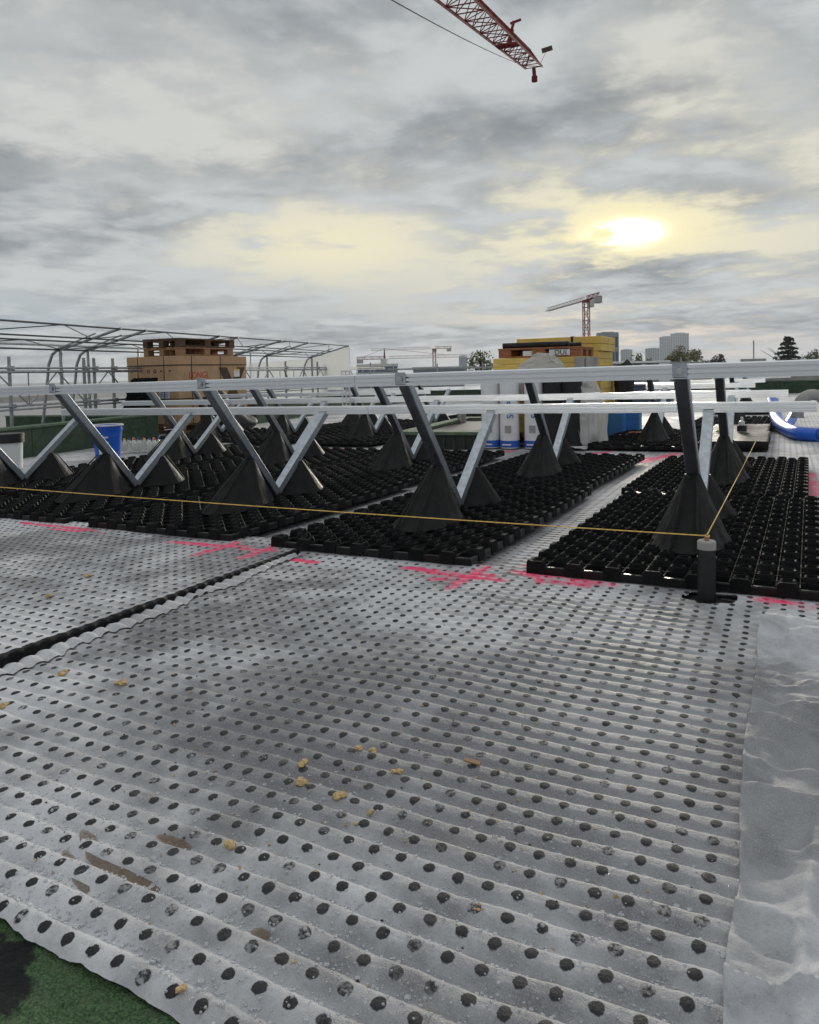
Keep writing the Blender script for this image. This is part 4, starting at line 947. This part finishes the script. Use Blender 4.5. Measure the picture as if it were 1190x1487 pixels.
# ------------------------------------------------------------------ right: black mats, tube, duct
for i, (x0, x1, y0, y1, lb) in enumerate(((-.72, -.14, 7.95, 9.10, 'flat black mat right of the far tray'), (-.78, -.16, 9.15, 10.3, 'second flat black mat behind the first at right'))):
    X, Y = np.meshgrid(np.linspace(x0, x1, 30), np.linspace(y0, y1, 40)); o = surf('rubber_mat', X, Y, SLOPE*X+.085+.02*vnoise(X, Y, .35, 60+i)-.0*X, 'cone'); m_ = o.modifiers.new('thickness', 'SOLIDIFY'); m_.thickness = .085; m_.offset = -1
    tag(o, lb, 'mat', 'black mats')
e = empty('valve', (-.42, 9.0, .09), label='small black and clear valve standing on the flat black mat', cat='valve'); mb = MB(); mb.tube([(0, 0, 0), (0, 0, .07)], .05, 12); mb.obj('base', 'black', e, True); mb = MB(); mb.tube([(0, 0, .07), (0, 0, .11), (0, 0, .12), (0, 0, .16)], [.03, .03, .014, .014], 10); mb.obj('neck', 'white_pl', e, True)
mb = MB(); mb.tube([(-.62+.055*math.cos(a), 8.9+.055*math.sin(a), .10) for a in [j*math.pi/8 for j in range(17)]], .008, 6); M['lime'] = mat('lime plastic', (.35, .55, .05), .4); tag(mb.obj('ring', 'lime', None, True), 'lime green ring lying on the flat black mat', 'ring')
def smooth_path(p, n=8):
    out_ = []; P_ = [Vector(q_) for q_ in p]; P_ = [P_[0]*2-P_[1]]+P_+[P_[-1]*2-P_[-2]]
    for i in range(1, len(P_)-2):
        for j in range(n):
            t = j/n; a, b_, c, d = P_[i-1:i+3]; out_.append(tuple(.5*((2*b_)+(c-a)*t+(2*a-5*b_+4*c-d)*t*t+(3*b_-a-3*c+d)*t**3)))
    return out_+[tuple(P_[-2])]
e = empty('blue_tube', (.05, 10.2, 0), label='thick blue branched tube lying on the fleece at right', cat='tube'); o0 = Vector(e.location)
part('tube', smooth_path([(-.16, 11.9, .30), (-.13, 11.5, .20), (-.09, 10.9, .10), (.0, 9.95, .07), (.13, 9.30, .055), (.33, 9.10, .055)]), .075, 'blue_pl', 14)
part('branch', smooth_path([(.02, 9.92, .07), (.09, 10.5, .16), (.17, 11.3, .30)]), .055, 'blue_pl', 12)
part('tube_end', [(.325, 9.10, .055), (.385, 9.07, .055)], .045, 'ink_blue', 12)
e = empty('gooseneck_vent', (.42, 9.62, 0), label='grey bent vent pipe at the right border', cat='pipe'); o0 = Vector(e.location)
part('pipe', smooth_path([(.13, 9.6, .22), (.135, 9.6, .30), (.17, 9.6, .41), (.27, 9.62, .465), (.37, 9.62, .43), (.42, 9.62, .32), (.42, 9.62, 0)]), .062, 'concrete', 18)
part('collar', [(.13, 9.6, .205), (.13, 9.6, .225)], .068, 'steel', 18)
mb = MB(); mb.tube([(-.10, 12.6, -.02), (-.10, 12.6, .30)], .016, 8); tag(mb.obj('stake', 'wood'), 'thin wooden stake near the far end of the string', 'stake')

# canopy and dark low wall right of the yellow stack
e = empty('canopy', (-4.0, 23.6, -1), (0, 0, math.radians(8)), 'white flat canopy with thin posts behind the yellow stack', 'canopy')
mb = MB(); mb.bbox(-.95, .95, -.6, .6, 1.93, 1.99, .01); mb.obj('roof', 'white_pl', e)
for i in range(6): mb = MB(); mb.bbox(-.9+i*.34, -.865+i*.34, -.55, -.52, 0, 1.93, .004); mb.obj('post', 'steel', e)
mb = MB(); mb.bbox(.62, .93, -.57, -.2, .2, 1.928, .01); mb.obj('end_panel', 'white_pl', e)
mb = MB(); mb.bbox(-.95, .6, -.58, -.555, 1.30, 1.36, .004); mb.obj('rail', 'white_pl', e)
mb = MB(); mb.bbox(-3.7, -2.2, 17.0, 17.6, -.05, .42, .02); M['slate'] = mat('slate blue paint', (.05, .075, .095), .5); o = mb.obj('service_box', 'slate'); tag(o, 'long dark slate box with white lid behind the rails', 'box')
mb = MB(); mb.bbox(-3.75, -2.15, 16.95, 17.65, .422, .46, .01); o2 = mb.obj('lid', 'white_pl', o)

# ------------------------------------------------------------------ tower cranes
def lattice(mb, p, q_, wd, bays, r_, up=(0, 0, 1), tri=False):
    p, q_ = Vector(p), Vector(q_); d = (q_-p).normalized(); s_ = d.cross(Vector(up)).normalized(); u = s_.cross(d)
    corners = [(-.5, 0), (.5, 0), (0, .9)] if tri else [(-.5, -.5), (.5, -.5), (.5, .5), (-.5, .5)]
    C_ = lambda t, i: p.lerp(q_, t)+(s_*corners[i][0]+u*corners[i][1])*wd
    n_ = len(corners)
    for i in range(n_): mb.tube([tuple(C_(0, i)), tuple(C_(1, i))], r_, 5)
    for b_ in range(bays):
        t0, t1 = b_/bays, (b_+1)/bays
        for i in range(n_):
            j = (i+1) % n_; a, c = (i, j) if b_ % 2 else (j, i)
            mb.tube([tuple(C_(t0, a)), tuple(C_(t1, c))], r_*.5, 4)
            if not tri or i == 0 or b_ % 2 == 0: mb.tube([tuple(C_(t1, i)), tuple(C_(t1, j))], r_*.5, 4)
            if tri and i == 0: mb.tube([tuple(C_(t0, c)), tuple(C_(t1, a))], r_*.45, 4)
def crane(base, H, jib, cj, w_, label, jibang, mtl='red_steel', mtl2='crane_white', luff=0., peak=0.):
    e = empty('tower_crane', base, (0, 0, jibang), label, 'crane', 'tower cranes on the skyline')
    mb = MB(); lattice(mb, (0, 0, 0), (0, 0, H), w_, int(H/w_/1.2), w_*.09, (0, 1, 0)); mb.obj('mast', mtl, e)
    mb = MB(); lattice(mb, (w_, 0, H+.2), (jib, 0, H+.2+luff), w_*.8, int(jib/w_/1.1), w_*.07, tri=True); mb.obj('jib', mtl2, e)
    mb = MB(); lattice(mb, (-w_*.3, 0, H+.2), (-cj, 0, H+.2-luff*cj/jib), w_*.8, max(2, int(cj/w_/1.1)), w_*.08, tri=True); mb.obj('counter_jib', mtl, e)
    mb = MB(); mb.bbox(-cj, -cj+w_*1.6, -w_*.5, w_*.5, H-w_*1.0, H+.3, .1); mb.obj('counterweight', 'concrete', e)
    mb = MB(); mb.bbox(-w_*.8, w_*.8, -w_*1.3, -w_*.45, H-w_*1.2, H+w_*.2, .1); mb.obj('cab', mtl2, e)
    mb = MB(); mb.bbox(-w_*.65, w_*.65, -w_*.65, w_*.65, H-w_*.3, H+w_*.15, .1); mb.obj('slewing_ring', mtl, e)
    if peak:
        mb = MB(); mb.tube([(0, 0, H), (0, 0, H+peak)], [w_*.35, w_*.1], 4); mb.tube([(0, 0, H+peak), (jib*.7, 0, H+w_*.7)], w_*.04, 4); mb.tube([(0, 0, H+peak), (-cj, 0, H+.4)], w_*.04, 4); mb.obj('apex', mtl, e)
    return e
crane((-51.7, 221, -14), 34.3, 39, 11, 1.55, 'nearest red and white tower crane rising above the yellow stack', math.radians(122.5), luff=0)
crane((-236.8, 441.6, -14), 23.5, 62, 19, 2.4, 'red peaked crane above the banded office block', math.radians(12), peak=7)
crane((-290.4, 638.8, -14), 35.5, 60, 16, 2.6, 'thin far red crane right of the peaked one', math.radians(195))
# overhead jib of a near crane
TIP, ROOT = Vector((-17.84, 59.41, 24.7)), Vector((-13.67, 33.2, 18.0)); DIR = (ROOT-TIP).normalized()
e = empty('crane_jib', tuple(TIP), label='red lattice crane jib reaching in from the top border', cat='crane')
END = TIP+DIR*40
side = DIR.cross(Vector((0, 0, 1))).normalized(); upv = side.cross(DIR); upv = upv if upv.z > 0 else -upv
JC = lambda t, i: (DIR*t)+(side*(-.5, .5, 0)[i]*(1.30+.010*t)+upv*(0, 0, 1.05)[i])
mb = MB()
for i in (0, 1): mb.tube([tuple(JC(0, i)), tuple(JC(40, i))], .085, 6)
mb.obj('bottom_chord', 'red_steel', e)
mb = MB(); mb.tube([tuple(JC(1.6, 2)), tuple(JC(40, 2))], .075, 6); mb.tube([tuple(JC(0, 0)), tuple(JC(1.6, 2))], .05, 5); mb.tube([tuple(JC(0, 1)), tuple(JC(1.6, 2))], .05, 5); mb.obj('top_chord', 'red_steel', e)
mb = MB()
for b_ in range(20):
    t0, t1 = b_*2., b_*2.+2
    mb.tube([tuple(JC(t0, 0)), tuple(JC(t0, 1))], .035, 4); mb.tube([tuple(JC(t0, b_ % 2)), tuple(JC(t1, 1-b_ % 2))], .03, 4)
    for i in (0, 1): mb.tube([tuple(JC(t0, i)), tuple(JC(t0+1., 2))], .028, 4); mb.tube([tuple(JC(t0+1., 2)), tuple(JC(t1, i))], .028, 4)
mb.obj('lacing', 'red_steel', e)
mb = MB(); c = JC(12, 0)*.5+JC(12, 1)*.5; mb.tube([tuple(JC(12, 0)), tuple(JC(12, 1))], .13, 6); mb.tube([tuple(JC(12.6, 0)), tuple(JC(12.6, 1))], .13, 6); mb.tube([tuple(c), tuple(c+Vector((.2, 0, 1.0)))], .16, 6); mb.tube([tuple(c+Vector((.2, 0, 1.0))), tuple(c+Vector((.35, 0, 1.5)))], .10, 6); mb.tube([tuple(c+Vector((.1, 0, 1.4))), tuple(c+Vector((.8, .1, 1.55)))], .09, 6); mb.obj('trolley', 'red_steel', e)
mb = MB(); c = (JC(0, 0)+JC(0, 1))*.5; mb.tube([tuple(c), tuple(c+Vector((.05, 0, -.7)))], .15, 6); mb.tube([tuple(c+Vector((.05, 0, -.7))), tuple(c+Vector((.05, 0, -1.1)))], .24, 8); mb.obj('end_pulley', 'red_steel', e)
mb = MB(); c = JC(1.2, 1 if side.dot(rt) > 0 else 0)+rt*.55+Vector((0, 0, 1.15)); mb.bbox(-.42, .42, -.05, .05, -.18, .18, .01); o = mb.obj('sign_plate', 'wood_dark', e); o.location = c; o.rotation_euler = (.25, -.28, YAW); 
mb = MB(); mb.tube([tuple(JC(1.2, 1 if side.dot(rt) > 0 else 0)), tuple(c)], .018, 4); mb.obj('sign_arm', 'red_steel', e)
tag(o, None, None)
a = TIP-rt*.75+Vector((0, 0, .1)); b_ = Vector((-15.6, 33.2, 18.0))
mb = MB(); mb.tube(sag(a, a+(b_-a)*1.5, .3), .03, 5); tag(mb.obj('crane_cable', 'dark_steel', None, True), 'thin cable slung left of the overhead crane jib', 'cable')

# ------------------------------------------------------------------ city: ground, buildings, trees
mb = MB(); mb.add([(-3500, -3500, -14.3), (3500, -3500, -14.3), (3500, 3500, -14.3), (-3500, 3500, -14.3)], [(0, 1, 2, 3)]); tag(mb.obj('ground', 'city'), kind='structure')
M['tower_f'] = mat('pale tower cladding', (.30, .33, .37), .6, var=.05); M['tower_g'] = mat('tower glazing', (.10, .14, .19), .2, var=.1)
M['white_f'] = mat('white facade', (.62, .62, .62), .7, var=.08)
def building(name, cx, cy, wx, wy, h_, label, rot, floors, bays, wall='tower_f', glass='tower_g', fin=True, z0=-14.3):
    e = empty(name, (cx, cy, z0), (0, 0, rot), label, 'building', 'buildings on the skyline')
    mb = MB(); mb.bbox(-wx/2, wx/2, -wy/2, wy/2, 0, h_, .02*wx); mb.obj('core', glass, e)
    t = .018*wx
    for i in range(floors+1):
        z = h_*i/floors; th = h_/floors*.30; mb = MB(); mb.box(-wx/2-t, wx/2+t, -wy/2-t, wy/2+t, z-th*.5, z+th*.5); mb.obj('floor_band', wall, e)
    if fin:
        for i in range(bays+1):
            x = -wx/2+wx*i/bays; mb = MB(); mb.box(x-wx/bays*.16, x+wx/bays*.16, -wy/2-t*1.6, -wy/2-t*.2, 0, h_); mb.obj('pier', wall, e)
    mb = MB(); mb.box(-wx*.3, wx*.3, -wy*.3, wy*.3, h_+.0, h_+h_*.03); mb.obj('roof_plant', wall, e)
    return e
building('tower_block', -253, 1890, 29, 29, 84, 'shorter of the twin pale towers on the right skyline', math.radians(8), 24, 6)
building('tower_block', -238, 2020, 42, 30, 96, 'taller of the twin pale towers on the right skyline', math.radians(8), 27, 8)
building('office_block', -236, 1566, 26, 20, 50.5, 'blue grey block left of the twin towers', math.radians(10), 12, 6)
building('office_block', -281, 1538, 21, 20, 49, 'small pale block far left of the twin towers', math.radians(10), 12, 5)
building('glass_block', -34.2, 165, 4.2, 8, 22.0, 'grey ribbed block with white rim right behind the yellow stack', math.radians(14), 7, 6)
building('tower_block', -571, 1394, 15, 14, 44.5, 'slim dark tower left of the yellow stack', math.radians(20), 14, 4, 'tower_g')
building('office_block', -125.5, 229, 13.6, 9, 17.6, 'banded white office block under the peaked crane', math.radians(27), 6, 8, 'white_f', fin=False)
building('office_block', -164, 366, 27, 12, 17.0, 'long low banded block between the cranes and the tree', math.radians(27), 5, 12, 'concrete', fin=False)
building('low_house', -6.6, 190, 5.0, 7, 15.9, 'low pale house with chimney on the right skyline', math.radians(5), 5, 5, 'concrete', fin=False)
mb = MB(); mb.tube([(-6.3, 188, 1.5), (-6.3, 188, 6.2)], .14, 8); tag(mb.obj('chimney', 'concrete'), 'thin chimney above the low house', 'chimney')
building('low_house', 3.5, 230, 26, 7, 15.2, 'long low grey roofs under the conifer', math.radians(3), 4, 8, 'concrete', fin=False)
building('low_house', -60, 150, 24, 9, 12.6, 'low pale roofs left of the slim tower', math.radians(24), 4, 8, 'white_f', fin=False)
building('low_house', -58, 70, 16, 9, 13.6, 'pale low hall beyond the left parapet', math.radians(40), 4, 8, 'white_f', fin=False)
# small pitched greenish roof beyond the parapet
e = empty('gable_roof', (-17.5, 21.5, -1.2), (0, 0, math.radians(10)), 'small pale pitched roof beyond the parapet right of the box', 'roof'); M['verdigris'] = mat('pale green sheet roof', (.33, .38, .32), .7)
mb = MB(); mb.add([(-1.2, -2, .3), (1.2, -2, .3), (0, -2, 1.05), (-1.2, 2, .3), (1.2, 2, .3), (0, 2, 1.05)], [(0, 1, 2), (3, 5, 4), (0, 2, 5, 3), (1, 4, 5, 2), (0, 3, 4, 1)]); mb.obj('roof_slope', 'verdigris', e)
mb = MB(); mb.box(-1.1, 1.1, -1.9, 1.9, -10, .299); mb.obj('wall', 'concrete', e)

def tree(x, y, top, rx, label, mtl, n=2600, kind='round', leaf=.22, z0=-14.3, ch=None, seed=1):
    r = np.random.default_rng(seed); H = top-z0; ch = ch or min(H*.6, rx*2.4)
    e = empty('conifer_tree' if kind == 'con' else 'leafy_tree', (x, y, z0), label=label, cat='tree', group='trees on the skyline')
    mb = MB(); mb.tube([(0, 0, 0), (.1, .05, H*.45), (.05, 0, H*.80), (0, 0, H*.985)], [.28, .2, .10, .03], 7)
    for i in range(14):
        a = r.random()*6.28; zz = H-ch*r.uniform(.25, .9); l = rx*r.uniform(.5, .9); mb.tube([(0, 0, zz-.6), (math.cos(a)*l*.5, math.sin(a)*l*.5, zz), (math.cos(a)*l, math.sin(a)*l, zz+l*.35)], [.08, .05, .02], 5)
    mb.obj('trunk', 'bark', e)
    if kind == 'con':
        lay = r.integers(0, 15, n); t = (lay+r.normal(0, .12, n))/15; t = np.clip(t, 0, 1); a = r.integers(0, 9, n)*.698+lay*.9+r.normal(0, .10, n); rad = rx*(1.04-t)**.85*np.sqrt(r.random(n))*(.75+.35*np.sin(a*3+lay))
        Pz = H-ch+ch*t-rad*.12+np.abs(r.normal(0, .10, n)); C_ = np.stack([np.cos(a)*rad, np.sin(a)*rad, Pz], 1)
    else:
        nc = 46; cc = r.normal(0, 1, (nc, 3)); cc /= np.linalg.norm(cc, axis=1)[:, None]; cc *= (r.random(nc)**.35)[:, None]*.82
        cs = r.uniform(.14, .30, nc); pick = r.integers(0, nc, n); d = r.normal(0, 1, (n, 3)); d /= np.linalg.norm(d, axis=1)[:, None]
        C_ = cc[pick]+d*(cs[pick]*r.random(n)**.4)[:, None]
        C_ = C_*np.array([rx, rx, ch*.5])+np.array([0, 0, H-ch*.5])
    sz = leaf*r.uniform(.6, 1.3, n); u = r.normal(0, 1, (n, 3)); u /= np.linalg.norm(u, axis=1)[:, None]; w_ = np.cross(u, r.normal(0, 1, (n, 3))); w_ /= np.linalg.norm(w_, axis=1)[:, None]
    V_ = np.stack([C_-u*sz[:, None], C_+w_*sz[:, None]*.55, C_+u*sz[:, None], C_-w_*sz[:, None]*.55], 1).reshape(-1, 3)
    me = bpy.data.meshes.new('crown'); me.from_pydata(V_.tolist(), [], [(4*i, 4*i+1, 4*i+2, 4*i+3) for i in range(n)]); link('crown', me, e, mtl)
    return e
tree(.42, 123.3, 5.0, 4.6, 'dark conifer on the right skyline', 'needle', 4200, 'con', .26, ch=9.5, seed=3)
tree(5.0, 147.4, 3.2, 3.8, 'green leafy tree right of the conifer', 'leaf', 2600, seed=4)
tree(-16.6, 148.4, 4.7, 5.3, 'big olive green tree below the twin towers', 'leaf_olive', 7200, leaf=.26, seed=5)
tree(-10.4, 140.2, 3.0, 2.6, 'dark small tree right of the big olive one', 'leaf_dark', 2400, seed=6)
tree(-34.5, 206, 4.7, 5.0, 'green tree partly behind the canopy', 'leaf', 3600, leaf=.3, seed=7)
tree(-27, 200, 3.4, 4.2, 'low green tree left of the big olive one', 'leaf', 2600, leaf=.3, seed=8)
tree(-25.2, 65.8, 3.0, 1.45, 'sparse young tree left of the yellow stack', 'leaf', 1300, leaf=.11, seed=9)
tree(-1.2, 170, 1.6, 4.5, 'low tree under the conifer at left', 'leaf_dark', 2600, leaf=.3, seed=12)

# ------------------------------------------------------------------ the hazy air
mb = MB(); mb.box(-3600, 3600, -3600, 3600, -15.3, 100)
m = bpy.data.materials.new('haze'); m.use_nodes = True; m.node_tree.nodes.clear()
o_ = m.node_tree.nodes.new('ShaderNodeOutputMaterial'); pv = m.node_tree.nodes.new('ShaderNodeVolumePrincipled')
pv.inputs['Color'].default_value = (.86, .91, 1, 1); pv.inputs['Density'].default_value = .00016; pv.inputs['Anisotropy'].default_value = .2
m.node_tree.links.new(pv.outputs[0], o_.inputs['Volume'])
tag(mb.obj('haze', m), kind='stuff')
